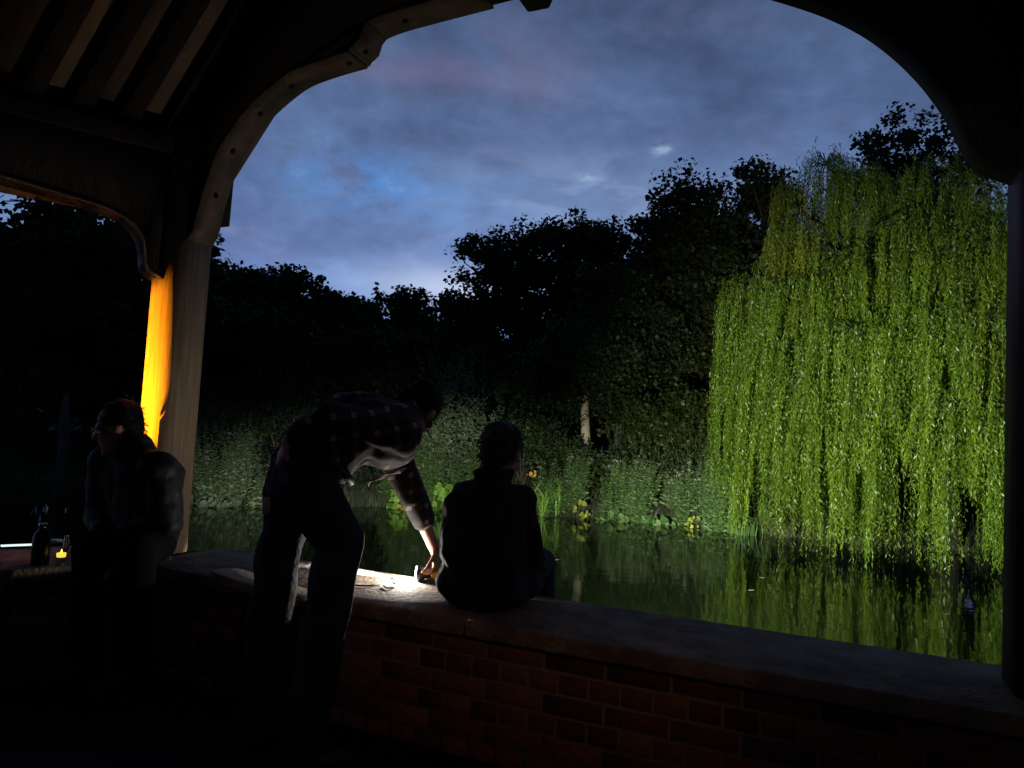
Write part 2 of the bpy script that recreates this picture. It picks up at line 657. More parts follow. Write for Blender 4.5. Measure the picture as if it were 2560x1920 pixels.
def fused_part(name, mb, material, parent, voxel=0.010, it=4, wob=None):
    me, co = fuse(mb, voxel, it)
    if wob is not None:
        co = wob(co)
    co = co - wloc(parent)
    me.vertices.foreach_set('co', co.astype(np.float32).ravel())
    me.update()
    me.polygons.foreach_set('use_smooth', np.ones(len(me.polygons), dtype=bool))
    me.name = name
    return link(name, me, material, parent)


def aim(o, target):
    d = Vector([float(c) for c in target]) - o.matrix_world.translation if False else Vector([float(c) for c in target]) - Vector(wloc(o).tolist())
    o.rotation_euler = d.to_track_quat('-Z', 'Y').to_euler()


def lamp(name, kind, loc, energy, color, parent, target=None, size=0.05, cone=60, blend=0.5):
    ld = bpy.data.lights.new(name, kind)
    ld.energy = energy
    ld.color = color
    ld.shadow_soft_size = size
    if kind == 'SPOT':
        ld.spot_size = rad(cone)
        ld.spot_blend = blend
    o = bpy.data.objects.new(name, ld)
    COL.objects.link(o)
    o.parent = parent
    o.location = Vector((np.array(loc, float) - wloc(parent)).tolist())
    if target is not None:
        aim(o, target)
    return o


# ------------------------------------------------------------------ plan of the shelter
WA = rad(-24)
D = np.array([math.cos(WA), math.sin(WA), 0])                 # along the front wall, left to right
N = np.array([-math.sin(WA), math.cos(WA), 0])                # outwards over the water
ZU = np.array([0, 0, 1.0])
BACK = np.array([0.17, 3.24, 0.0])                            # outer edge of the coping
P0 = BACK - 0.28 * N                                          # centre line of the front wall
V0 = P0 - 1.96 * D
V1 = P0 + 1.82 * D
L = 3.78
LB = rad(-144)
DL = np.array([math.cos(LB), math.sin(LB), 0])                # along the left wall, away from the corner post
NL = np.array([math.sin(LB), -math.cos(LB), 0])               # outwards from the left wall
RB = rad(-84)
DR = np.array([math.cos(RB), math.sin(RB), 0])
NR = np.array([-math.sin(RB), math.cos(RB), 0])
WATER = -0.8


def fw(s, off, z):
    return P0 + D * s + N * off + ZU * z


def lw(s, off, z):
    return V0 + DL * s + NL * off + ZU * z


# ------------------------------------------------------------------ ground, river
bank_x = np.array([-200, -60, -25, -12, -7.1, -5.4, -2.6, 0.0, 2.3, 4.2, 5.2, 6.6, 8.5, 11.5, 16, 25, 60, 200.0])
bank_y = np.array([12, 14, 17.2, 17.4, 16.5, 16.6, 18.2, 18.0, 17.8, 17.7, 16.9, 16.0, 15.6, 15.2, 14.5, 13, 12, 10.0])


def height(x, y):
    by = np.interp(x, bank_x, bank_y)
    t = y - by
    far = np.where(t > 0, np.clip(t / 0.5, 0, 1) * 0.35 + WATER - 0.05 + np.clip(t / 6, 0, 1) * 0.5 + np.clip((t - 4) / 60, 0, 1) ** 1.1 * (8.5 + 3.5 * np.tanh((x - 7) / 5)), -2.0)
    q = (x - P0[0]) * N[0] + (y - P0[1]) * N[1]
    near = q < -2.4
    h = np.where(t > -0.3, np.where(t > 0, far, -1.2), -2.0)
    h = np.where(near, np.clip((-2.4 - q) / 0.8, 0, 1) * 1.9 - 2.0 - 0.02, h)
    h = h + np.where(t > 1, 0.15 * np.sin(x * 0.9 + 1.3) * np.sin(y * 0.7), 0)
    return h


def axis(lo, hi, fine_lo, fine_hi, step, far):
    a = np.arange(fine_lo, fine_hi + 1e-6, step)
    lft = fine_lo - np.geomspace(step, fine_lo - lo, far)
    rgt = fine_hi + np.geomspace(step, hi - fine_hi, far)
    return np.concatenate([lft[::-1], a, rgt])


gx = axis(-400, 400, -16, 18, 0.5, 22)
gy = axis(-300, 700, -6, 34, 0.4, 24)
GX, GY = np.meshgrid(gx, gy)
GZ = height(GX, GY)
Vg = np.stack([GX, GY, GZ], -1).reshape(-1, 3)
nx, ny = len(gx), len(gy)
ii, jj = np.meshgrid(np.arange(nx - 1), np.arange(ny - 1))
a0 = (jj * nx + ii).ravel()
Fg = np.stack([a0, a0 + 1, a0 + nx + 1, a0 + nx], -1)
tag(link('ground', mesh_np('ground', Vg, Fg, True), 'soil'), kind='structure')
wm = MB()
wm.add([(-200, -3, WATER), (200, -3, WATER), (200, 24, WATER), (-200, 24, WATER)], [[0, 1, 2, 3]])
tag(wm.build('river', 'water'), kind='structure')
fl = MB()
C0 = (V0 + V1) / 2 - N * L * 0.866
hexo = [C0 + (V1 - C0) * 1.0]
poly = []
for k in range(6):
    an = math.atan2((V0 - C0)[1], (V0 - C0)[0]) - k * math.pi / 3
    poly.append(C0 + 4.02 * np.array([math.cos(an), math.sin(an), 0]))
n6 = 6
fl.add([p * [1, 1, 0] + [0, 0, 0.0] for p in poly] + [p * [1, 1, 0] + [0, 0, -2.2] for p in poly],
       [list(range(6))[::-1], [6 + i for i in range(6)]] + [[i, (i + 1) % 6, 6 + (i + 1) % 6, 6 + i] for i in range(6)])
tag(fl.build('floor', 'floor'), kind='structure')

# ------------------------------------------------------------------ brick walls
BRICKS = ['brick_a', 'brick_b', 'brick_c', 'brick_a', 'brick_d', 'brick_c']


def brick_mesh(lx, ly, lz, matname):
    c = 0.004
    mb = MB()
    h = np.array([lx, ly, lz]) / 2
    V = []
    # chamfered front face, plain sides
    fr = [(-1, -1), (1, -1), (1, 1), (-1, 1)]
    for sx, sz in fr:
        V.append((sx * h[0], h[1], sz * h[2]))
    for sx, sz in fr:
        V.append((sx * h[0], -h[1] + c, sz * h[2]))
    for sx, sz in fr:
        V.append((sx * (h[0] - c), -h[1], sz * (h[2] - c)))
    Fs = [[3, 2, 1, 0]]
    for i in range(4):
        j = (i + 1) % 4
        Fs.append([i, j, 4 + j, 4 + i])
        Fs.append([4 + i, 4 + j, 8 + j, 8 + i])
    Fs.append([8, 9, 10, 11])
    mb.add(V, Fs)
    me = mesh_np('brick', np.array(mb.V), [f[::-1] for f in mb.F])
    me.materials.append(MATS[matname])
    return me


BM = {(k, mm): brick_mesh(0.215 if k == 's' else 0.1025, 0.09, 0.065, mm) for k in 'sh' for mm in set(BRICKS)}


def brick_wall(org, along, outw, s0, s1, name, label, pale=None):
    """Seat-high wall: brick faces either side of a mortar core, coping slabs on top."""
    base = org + along * (s0 + s1) / 2
    root = thing(name, base, label, 'wall')
    ang = math.atan2(along[1], along[0])
    core = MB()
    mid = (s0 + s1) / 2
    core.box(org + along * mid + ZU * 0.215, (s1 - s0 - 0.02, 0.47, 0.43), [along, outw, ZU])
    core.build('mortar_core', 'mortar', root)
    for row in range(6):
        z = 0.4275 - 0.0325 - row * 0.075 + 0.004
        kind = 's' if row % 2 == 0 else 'h'
        step = 0.225 if kind == 's' else 0.1125
        s = s0 + (0.0 if kind == 's' else 0.056)
        while s + step <= s1 + 0.001:
            me = BM[(kind, random.choice(BRICKS))]
            o = bpy.data.objects.new('brick', me)
            COL.objects.link(o)
            o.parent = root
            p = org + along * (s + step / 2) - outw * (0.235 + 0.004 - 0.045 + random.uniform(-0.002, 0.003)) + ZU * z
            o.location = Vector((p - base).tolist())
            o.rotation_euler = (random.uniform(-.006, .006), random.uniform(-.006, .006), ang + random.uniform(-.008, .008) + (0 if np.dot(np.cross(along, outw), ZU) > 0 else 0))
            if np.dot(np.cross(along, outw), ZU) < 0:
                o.rotation_euler[2] += math.pi
            s += step
    # coping slabs
    s = s0 - 0.02
    k = 0
    while s < s1:
        e = min(s + (1.74 if k == 0 else 2.6), s1 + 0.02)
        if s1 - e < 0.25:
            e = s1 + 0.02
        mb = MB()
        mb.box(org + along * (s + e) / 2 + ZU * 0.4675, (e - s - 0.006, 0.56, 0.063), [along, outw, ZU])
        mb.build('coping_stone', 'coping', root, bevel=0.012)
        s = e
        k += 1
    return root


front_wall = brick_wall(P0, D, N, -1.80, 2.2, 'brick_wall', 'low red brick seat wall with stone coping facing the river')
left_wall = brick_wall(V0, DL, NL, -0.02, 3.6, 'brick_wall', 'low brick wall running left from the corner post, bottle and cups on it')
# light patch on the inner coping edge, shaped and coloured as a paler round-nosed slab
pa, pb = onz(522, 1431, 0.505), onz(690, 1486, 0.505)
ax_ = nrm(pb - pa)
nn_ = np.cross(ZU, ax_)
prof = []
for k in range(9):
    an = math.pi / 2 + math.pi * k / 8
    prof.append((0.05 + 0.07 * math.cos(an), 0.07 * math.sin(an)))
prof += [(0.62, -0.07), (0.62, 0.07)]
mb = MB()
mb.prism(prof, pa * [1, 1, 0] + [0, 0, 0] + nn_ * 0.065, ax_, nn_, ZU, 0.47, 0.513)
o = mb.build('lit_edge_patch', 'coping_lit', front_wall, bevel=0.006)
o['label'] = 'lit patch on the inner edge of the coping, modelled as a pale round-nosed slab'

# ------------------------------------------------------------------ timber shelter
shelter = thing('timber_shelter', C0, 'dark timber riverside shelter with arched braces framing the view', 'shelter')


def post(c, z0, z1, w, rot, ch=0.045, m='oak'):
    a = np.array([math.cos(rot), math.sin(rot), 0])
    b_ = np.array([-math.sin(rot), math.cos(rot), 0])
    h = w / 2
    pts = [(-h + ch, -h), (h - ch, -h), (h, -h + ch), (h, h - ch), (h - ch, h), (-h + ch, h), (-h, h - ch), (-h, -h + ch)]
    mb = MB()
    mb.prism(pts, c, a, b_, ZU, z0, z1)
    return mb


PW = 0.235
o = post(V0, 0.5, 2.62, PW, WA, 0.05).build('post', 'oak_post', shelter)
o['label'] = 'corner post with its left face glowing amber'
o = post(V1 + D * -0.03, 0.5, 3.0, PW + 0.04, WA, 0.04).build('post', 'red_paint', shelter)
post(V0 + DL * L, 0.0, 2.6, PW, LB, 0.04).build('post', 'oak_dark', shelter)

# arch of the front opening: outline in the plane of the wall (s along, z up)


def sz(px, py, off=0.07):
    d = ray(px, py)
    Q = P0 + N * off
    w = CAM + d * (np.dot(Q - CAM * [1, 1, 0], N) / np.dot(d, N))
    return float(np.dot(w - P0, D)), float(w[2])


SC = -0.07
arch_l = [sz(*q) for q in [(512, 622), (528, 612), (541, 592), (549, 565), (556, 530), (575, 470), (600, 402), (640, 340), (680, 292), (730, 247), (780, 212), (850, 186), (920, 166), (928, 152), (944, 138), (952, 112), (966, 94), (1010, 76), (1100, 51), (1235, 16)]]


def sm(pts, k=4):
    """Catmull-Rom through the outline points, so that sawn curves are curves."""
    P = [np.array(p) for p in pts]
    out = []
    for i in range(len(P) - 1):
        a, b_, c, d = P[max(i - 1, 0)], P[i], P[i + 1], P[min(i + 2, len(P) - 1)]
        for j in range(k):
            t_ = j / k
            out.append(tuple(0.5 * (2 * b_ + (c - a) * t_ + (2 * a - 5 * b_ + 4 * c - d) * t_ ** 2 + (-a + 3 * b_ - 3 * c + d) * t_ ** 3)))
    return out + [tuple(P[-1])]


parts_l = (sm(arch_l[:13]), sm(arch_l[12:17], 2), sm(arch_l[16:]))
curve_l = parts_l[0] + parts_l[1][1:] + parts_l[2][1:]
sL = -1.96 + PW / 2 - 0.02
half_l = [(sL, arch_l[0][1] - 0.03)] + curve_l + [(SC - 0.004, arch_l[-1][1] + 0.01), (SC - 0.004, 5.0), (sL, 2.70)]
arch_r = [sz(*q) for q in [(2524, 466), (2480, 452), (2440, 436), (2412, 408), (2388, 360), (2365, 312), (2338, 270), (2292, 211), (2225, 146), (2150, 92), (2060, 48), (1960, 14), (1880, -8), (1780, -30), (1650, -48), (1500, -50)]]
sR = 1.82 - 0.03 - (PW + 0.04) / 2 + 0.02
half_r = [(sR, arch_r[0][1] - 0.01)] + [q for q in sm(arch_r) if q[0] < sR] + [(SC + 0.004, arch_l[-1][1] + 0.01), (SC + 0.004, 5.0), (sR + .25, 2.70), (sR + .25, arch_r[0][1] - 0.01)]
half_r = half_r[::-1]
mb = MB()
mb.prism(half_l, P0, D, ZU, N, -0.08, 0.06)
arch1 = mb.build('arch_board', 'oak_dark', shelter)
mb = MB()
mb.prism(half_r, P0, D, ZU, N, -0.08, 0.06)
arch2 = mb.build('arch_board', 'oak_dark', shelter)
# facing strip on the underside of the left brace (paler) with bolt heads let into it


def strip(pts, t, d0, d1):
    P = np.array(pts)
    out = []
    for i in range(len(P)):
        tg = P[min(i + 1, len(P) - 1)] - P[max(i - 1, 0)]
        tg = tg / np.linalg.norm(tg)
        nn = np.array([tg[1], -tg[0]])     # towards the opening
        out.append(P[i] + nn * t)
    return [tuple(p) for p in P] + [tuple(p) for p in out[::-1]]


for pts in parts_l:
    mb = MB()
    mb.prism(strip(pts, 0.012, 0, 0), P0, D, ZU, N, -0.088, 0.068)
    st = mb.build('brace_facing', 'soffit_oak', arch1)
A = np.array(arch_l)
for i, j, f in ((4, 5, .5), (6, 7, .2), (7, 8, .9), (9, 10, .5), (11, 12, .7), (13, 14, .5), (17, 18, .3)):
    p2 = A[i] * (1 - f) + A[j] * f
    tg = (A[j] - A[i]) / np.linalg.norm(A[j] - A[i])
    nn = np.array([tg[1], -tg[0]])
    wp = P0 + D * p2[0] + ZU * p2[1]
    na = D * nn[0] + ZU * nn[1]
    ta = D * tg[0] + ZU * tg[1]
    mb = MB()
    mb.lathe([(0.014, 0.012), (0.014, 0.016), (0.010, 0.019)], wp - N * 0.01, 10, [ta, np.cross(na, ta), na])
    mb.build('bolt', 'iron', arch1)
# key block at the crown of the arch
zc = arch_l[-1][1]
mb = MB()
mb.prism([(SC - 0.075, zc + 0.10), (SC - 0.075, zc + 0.005), (SC - 0.05, zc - 0.05), (SC + 0.05, zc - 0.05), (SC + 0.075, zc + 0.005), (SC + 0.075, zc + 0.10)], P0, D, ZU, N, -0.11, 0.09)
mb.build('key_block', 'oak_dark', shelter, bevel=0.01)
# eave end hanging outside the corner post
e0 = np.array(sz(546, 566, 0.30))
e1 = np.array(sz(580, 440, 0.30))
mb = MB()
mb.prism([(e0[0] - 0.02, e0[1]), (e1[0] - 0.01, e0[1]), (e1[0], e1[1] + 0.25), (e0[0] - 0.02, e1[1] + 0.25)], P0, D, ZU, N, 0.20, 0.32)
mb.build('eave_end', 'oak_dark', shelter)

# left opening: lower head beam with a curved brace
lbr = [(0.10, 1.86), (0.14, 1.875), (0.185, 1.91), (0.195, 1.97), (0.205, 2.03), (0.235, 2.085), (0.29, 2.13), (0.38, 2.16), (0.50, 2.18), (0.70, 2.20), (1.0, 2.23), (1.6, 2.26), (1.89, 2.265)]
lbr = sm(lbr, 3)
full = lbr + [(L - s, z) for s, z in lbr[::-1][1:]]
mb = MB()
mb.prism(full + [(L - 0.1, 2.50), (0.10, 2.50)], V0, DL, ZU, NL, -0.06, 0.08)
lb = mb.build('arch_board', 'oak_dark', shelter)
mb = MB()
mb.prism(strip(full, -0.014, 0, 0)[::-1], V0, DL, ZU, NL, -0.07, 0.09)
mb.build('brace_facing', 'oak', lb)
mb = MB()
mb.box(V0 + DL * L / 2 + ZU * 2.545, (L + 0.1, 0.17, 0.085), [DL, NL, ZU])
mb.build('wall_plate', 'oak_dark', shelter, bevel=0.008)

# roof slopes: rafters with plastered panels between, rising from the left plate parallel to the gable
RU = nrm(D + ZU * 1.3)
PITCHN = nrm(np.cross(DL, RU))
if PITCHN[2] < 0:
    PITCHN = -PITCHN
LEN = 6.2
for k in range(17):
    s = -0.09 + k * 0.205
    wdt = 0.085
    mb = MB()
    c = V0 + DL * s + ZU * 2.60
    mb.box(c + RU * (LEN / 2 - .1) + PITCHN * 0.005, (LEN, wdt, 0.06), [RU, nrm(np.cross(PITCHN, RU)), PITCHN])
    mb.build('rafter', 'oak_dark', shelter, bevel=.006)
for k in range(10):
    s0_, s1_ = k * 0.4 - 0.3, k * 0.4 + 0.1
    mb = MB()
    q = [V0 + DL * s0_ + ZU * 2.60 - RU * .5, V0 + DL * s1_ + ZU * 2.60 - RU * .5]
    A_ = [q[0] + PITCHN * 0.036, q[1] + PITCHN * 0.036, q[1] + PITCHN * 0.036 + RU * (LEN + .5), q[0] + PITCHN * 0.036 + RU * (LEN + .5)]
    B_ = [p + PITCHN * 0.03 for p in A_]
    mb.add(A_ + B_, [[0, 1, 2, 3], [7, 6, 5, 4], [0, 4, 5, 1], [1, 5, 6, 2], [2, 6, 7, 3], [3, 7, 4, 0]])
    mb.build('ceiling_panel', 'plaster', shelter)
mb = MB()
mb.box(V0 + DL * (L / 2 + .18) + NL * 0.13 + ZU * 2.52, (L - 0.1, 0.03, 0.30), [DL, NL, ZU])
mb.build('eave_board', 'oak_dark', shelter)
# right slope and the closed side and back of the shelter (in the dark behind the viewer)
RU2 = nrm(-D + ZU * 1.3)
mb = MB()
q = [V1 - DR * 0.4 + ZU * 2.62, V1 + DR * 7.2 + ZU * 2.62]
A_ = [q[0] - RU2 * 0.4, q[1] - RU2 * 0.4, q[1] + RU2 * 6.2, q[0] + RU2 * 6.2]
B_ = [p + ZU * 0.08 for p in A_]
mb.add(A_ + B_, [[0, 1, 2, 3], [7, 6, 5, 4], [0, 4, 5, 1], [1, 5, 6, 2], [2, 6, 7, 3], [3, 7, 4, 0]])
mb.build('roof_slope', 'oak_dark', shelter)
mb = MB()
mb.box(V1 + DR * 2.1 + ZU * 1.35 + NR * 0.05, (4.2 - 0.12, 0.06, 2.7), [DR, NR, ZU])
mb.build('side_light_block', 'red_paint', shelter)  # added panel over the right opening, blocks light from that side
bk = C0 - N * 3.4
mb = MB()
mb.box(bk + ZU * 3.0, (11.0, 0.1, 6.0), [D, N, ZU])
mb.build('back_wall', 'oak_dark', shelter)

# ------------------------------------------------------------------ vegetation builders


def leaf_quads(C, T, B, ln, wd):
    """Pointed leaves: centre, length axis, width axis."""
    C, T, B = (np.asarray(a) for a in (C, T, B))
    ln = np.broadcast_to(np.asarray(ln), (len(C),))[:, None]
    wd = np.broadcast_to(np.asarray(wd), (len(C),))[:, None]
    V = np.stack([C - T * ln / 2, C + B * wd / 2, C + T * ln / 2, C - B * wd / 2], 1).reshape(-1, 3)
    Fq = np.arange(len(C) * 4).reshape(-1, 4)
    return V, Fq


def unit(A):
    return A / (np.linalg.norm(A, axis=-1, keepdims=True) + 1e-9)


def rand_dirs(n, rng):
    return unit(rng.normal(size=(n, 3)))


def crown_mesh(rng, blobs, nclus, per, ls, crad=0.6, flat=0.75, shell=0.45, droop=0.0):
    """Leaf clumps spread through a set of ellipsoids (cx,cy,cz,rx,ry,rz)."""
    blobs = np.array(blobs, float)
    vol = blobs[:, 3] * blobs[:, 4] * blobs[:, 5]
    nb = max(nclus // 14, 8)
    bp_ = rng.choice(len(blobs), nb, p=vol / vol.sum())
    bc = blobs[bp_, :3] + rand_dirs(nb, rng) * blobs[bp_, 3:] * (0.35 + 0.6 * rng.random(nb) ** 0.5)[:, None]
    bv = rng.random(nb)
    bi = rng.integers(0, nb, nclus)
    pick = bp_[bi]
    c = bc[bi] + rng.normal(size=(nclus, 3)) * np.array([1, 1, 0.62]) * crad * 0.8
    loose = rng.random(nclus) < 0.30
    rr = rng.random(nclus) ** shell
    c[loose] = (blobs[pick, :3] + rand_dirs(nclus, rng) * blobs[pick, 3:] * rr[:, None])[loose]
    cr = crad * rng.uniform(0.55, 1.35, nclus)
    cv = 0.6 * bv[bi] + 0.4 * rng.random(nclus)
    k = np.repeat(np.arange(nclus), per)
    n = len(k)
    off = rand_dirs(n, rng) * (rng.random(n) ** 0.45 * cr[k] * 0.95)[:, None]
    off[:, 2] *= flat
    pos = c[k] + off
    outw = unit(pos - blobs[pick[k], :3])
    nor = unit(outw * 0.5 + rng.normal(size=(n, 3)) * 0.6 + np.array([0, 0, 0.35]))
    T = unit(np.cross(nor, rng.normal(size=(n, 3))) + np.array([0, 0, -droop]))
    B = unit(np.cross(nor, T))
    s = ls * rng.uniform(0.6, 1.4, n)
    V, Fq = leaf_quads(pos, T, B, s, s * 0.72)
    val = np.clip(0.55 * cv[k] + 0.45 * rng.random(n), 0, 1)
    return mesh_np('crown', V, Fq, vals=val)


def trunk_builder(rng, base, h, r, lean=(0, 0), limbs=6, spread=2.5, start=0.35):
    mb = MB()
    base = np.array(base, float)
    pts, rr = [], []
    for i in range(7):
        f = i / 6
        pts.append(base + np.array([lean[0] * f + 0.12 * math.sin(3 * f + base[0]), lean[1] * f + 0.1 * math.sin(4 * f + base[1]), h * f]))
        rr.append(r * (1.25 if i == 0 else 1.0) * (1 - 0.75 * f))
    mb.tube(pts, rr, 9)
    for k in range(limbs):
        f = start + (0.95 - start) * (k + 0.5) / limbs
        i = min(int(f * 6), 5)
        p = pts[i] + (pts[i + 1] - pts[i]) * (f * 6 - i)
        an = rng.uniform(0, 2 * math.pi)
        ln = spread * rng.uniform(0.7, 1.2)
        d = np.array([math.cos(an), math.sin(an), rng.uniform(0.35, 0.9)])
        q1 = p + d * ln * 0.5
        q2 = q1 + np.array([d[0], d[1], d[2] * 0.5 + 0.2]) * ln * 0.5
        r0 = r * (1 - 0.75 * f) * 0.6
        mb.tube([p, q1, q2], [r0, r0 * 0.6, r0 * 0.15], 6)
    return mb


def gz(x, y):
    return float(height(np.array([x]), np.array([y]))[0])


def tree(name, x, y, top, blobs, label, leaf, nclus=300, per=60, ls=0.2, crad=0.7, tr=0.25, bark='bark', group=None, shell=0.45, seed=1, droop=0.0, limbs=7, lstart=0.35, cat='tree', flat=0.75):
    rng = np.random.default_rng(seed)
    z0 = gz(x, y) - 0.1
    root = thing(name, (x, y, z0), label, cat, group)
    trunk_builder(rng, (x, y, z0), (top - z0) * 0.86, tr, limbs=limbs, spread=(top - z0) * 0.17, start=lstart).build('trunk', bark, root, smooth=True)
    me = crown_mesh(rng, blobs, nclus, per, ls, crad, shell=shell, droop=droop, flat=flat)
    n = len(me.vertices)
    co = np.empty(n * 3, np.float32)
    me.vertices.foreach_get('co', co)
    co = co.reshape(-1, 3) - np.array([x, y, z0], np.float32)
    me.vertices.foreach_set('co', co.ravel())
    link('crown', me, leaf, root)
    return root


def px_blob(px, py, Yd, rpx, rpy, ry=None):
    """An ellipsoid that stands at distance Yd with the angular size seen in the view."""
    c = aty(px, py, Yd)
    k = Yd / FPX
    rx = rpx * k
    return (c[0], c[1], c[2], rx, ry if ry else rx, rpy * k)


# ------------------------------------------------------------------ trees beyond the river
def px_tree(name, trunk_px, Yd, blobs_px, label, leaf, **k):
    bl = [px_blob(b_[0], b_[1], Yd + (b_[4] if len(b_) > 4 else 0), b_[2], b_[3]) for b_ in blobs_px]
    x = float(aty(trunk_px, 1050, Yd)[0])
    top = max(b_[2] + b_[5] for b_ in bl)
    return tree(name, x, Yd, top, bl, label, leaf, **k)


# wooded ridge on the left, one crown after another falling towards the gap
ridge = [(455, 50, 'dark tree on the ridge, highest, just right of the corner post', [(440, 760, 110, 150), (500, 720, 60, 90), (535, 740, 60, 100), (470, 900, 140, 160)]),
         (590, 52, 'dark round-topped tree on the left ridge, second from the post', [(580, 740, 60, 80), (625, 735, 50, 82), (590, 880, 100, 130)]),
         (700, 54, 'dark tree on the ridge with two small topmost tufts', [(672, 740, 45, 88), (735, 742, 42, 86), (700, 890, 110, 130)]),
         (790, 56, 'dark tree sloping down on the left ridge, fourth from the post', [(775, 775, 50, 85), (810, 800, 45, 85), (790, 920, 100, 110)]),
         (865, 58, 'dark low tree where the left ridge ends in the gap', [(845, 815, 45, 80), (885, 835, 40, 72), (860, 930, 90, 90)])]
for i, (tp, Yd, lab, bl) in enumerate(ridge):
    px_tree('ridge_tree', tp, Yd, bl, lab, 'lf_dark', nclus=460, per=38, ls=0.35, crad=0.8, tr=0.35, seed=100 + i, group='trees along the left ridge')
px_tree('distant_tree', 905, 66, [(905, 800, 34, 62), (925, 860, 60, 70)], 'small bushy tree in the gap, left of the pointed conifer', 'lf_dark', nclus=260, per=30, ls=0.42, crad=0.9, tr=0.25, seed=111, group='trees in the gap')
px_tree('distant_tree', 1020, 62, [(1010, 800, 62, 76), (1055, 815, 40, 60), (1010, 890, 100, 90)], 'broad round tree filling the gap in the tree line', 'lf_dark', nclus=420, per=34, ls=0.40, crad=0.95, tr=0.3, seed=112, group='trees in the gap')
px_tree('distant_tree', 1120, 58, [(1120, 800, 45, 58), (1110, 900, 90, 90)], 'low dark tree between the gap and the tall trees', 'lf_dark', nclus=260, per=34, ls=0.38, crad=0.85, tr=0.3, seed=113, group='trees in the gap')
# pointed conifer
cx, cy = float(aty(941, 740, 68)[0]), 68.0
rngc = np.random.default_rng(5)
ztop = aty(941, 706, 68)[2]
z0 = gz(cx, cy)
root = thing('conifer', (cx, cy, z0), 'small pointed conifer standing out in the gap of the skyline', 'tree')
MB().tube([(cx, cy, z0), (cx, cy, ztop - 0.2)], [0.18, 0.03], 7).build('trunk', 'bark', root)
C, T_, B_, sz_ = [], [], [], []
for tier in range(16):
    f = tier / 15
    z = ztop - 0.1 - f * 6.5
    rr = 0.15 + f * 1.9
    for k in range(int(6 + 14 * f)):
        an = rngc.uniform(0, 6.28)
        for q in np.linspace(0.15, 1, 7):
            C.append((cx + rr * q * math.cos(an), cy + rr * q * math.sin(an), z - 0.35 * q * rr + rngc.normal() * 0.06))
            T_.append((math.cos(an), math.sin(an), -0.3))
            B_.append((-math.sin(an), math.cos(an), rngc.normal() * 0.5))
V_, F2 = leaf_quads(np.array(C), unit(np.array(T_)), unit(np.array(B_)), 0.40, 0.22)
link('crown', mesh_np('crown', V_ - np.array([cx, cy, z0]), F2, vals=rngc.random(len(F2))), 'lf_dark', root)

# tall trees right of the gap
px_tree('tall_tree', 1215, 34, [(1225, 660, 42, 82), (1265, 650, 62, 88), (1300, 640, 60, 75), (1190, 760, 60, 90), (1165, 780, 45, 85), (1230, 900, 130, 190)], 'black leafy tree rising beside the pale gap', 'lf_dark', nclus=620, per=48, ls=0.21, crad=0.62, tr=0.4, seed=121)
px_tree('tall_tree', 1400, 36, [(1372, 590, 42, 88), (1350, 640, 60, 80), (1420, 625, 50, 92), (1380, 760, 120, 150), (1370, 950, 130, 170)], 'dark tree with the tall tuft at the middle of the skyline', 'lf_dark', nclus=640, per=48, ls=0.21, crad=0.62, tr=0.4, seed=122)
px_tree('tall_tree', 1520, 33, [(1480, 625, 45, 88), (1540, 630, 50, 92), (1580, 680, 50, 90), (1510, 780, 110, 150), (1500, 950, 120, 150)], 'dark green rounded tree right of the tall tuft', 'lf_oak', nclus=640, per=60, ls=0.19, crad=0.6, tr=0.35, seed=123)
px_tree('oak_tree', 1760, 25, [(1700, 545, 62, 105), (1760, 540, 80, 100), (1800, 530, 60, 85), (1632, 525, 26, 24), (1660, 590, 70, 60), (1720, 700, 130, 150), (1660, 820, 110, 130), (1750, 900, 130, 160), (1690, 1020, 100, 90)], 'large broad oak with lobed leaves, left of the willow', 'lf_oak', nclus=1100, per=52, ls=0.165, crad=0.56, tr=0.45, seed=124)
px_tree('tall_tree', 1900, 28, [(1880, 480, 42, 72), (1935, 490, 38, 70), (1985, 470, 30, 58), (1900, 620, 130, 150), (1950, 800, 150, 200)], 'dark tree whose ragged top rises behind the willow\'s left shoulder', 'lf_oak', nclus=620, per=56, ls=0.18, crad=0.55, tr=0.4, seed=125)
px_tree('tall_tree', 2290, 24, [(2195, 340, 62, 62), (2265, 330, 70, 58), (2340, 340, 60, 66), (2160, 350, 26, 30), (2230, 480, 110, 120), (2350, 520, 140, 150), (2300, 750, 200, 250)], 'tall black tree towering behind the willow under the right arch', 'lf_dark', nclus=760, per=58, ls=0.165, crad=0.5, tr=0.4, seed=126)
px_tree('dark_tree', 2020, 23, [(1960, 800, 110, 140), (2060, 780, 110, 160), (2000, 960, 160, 130)], 'black tree hidden behind the left half of the willow', 'lf_dark', nclus=380, per=28, ls=0.28, crad=0.6, tr=0.3, seed=136)
px_tree('dark_tree', 2460, 22, [(2440, 760, 130, 160), (2560, 760, 130, 170), (2480, 960, 200, 140)], 'black tree hidden behind the right half of the willow', 'lf_dark', nclus=380, per=28, ls=0.28, crad=0.6, tr=0.3, seed=137)
px_tree('dark_tree', 2230, 21, [(2180, 900, 110, 120), (2290, 900, 110, 120), (2230, 1000, 180, 100)], 'black tree hidden behind the middle of the willow', 'lf_dark', nclus=380, per=36, ls=0.24, crad=0.6, tr=0.3, seed=138)
px_tree('dark_tree', 2700, 22, [(2680, 700, 130, 200), (2780, 800, 150, 200), (2700, 980, 220, 150)], 'black tree past the right post, seen mirrored in the water', 'lf_dark', nclus=420, per=44, ls=0.22, crad=0.6, tr=0.3, seed=139)
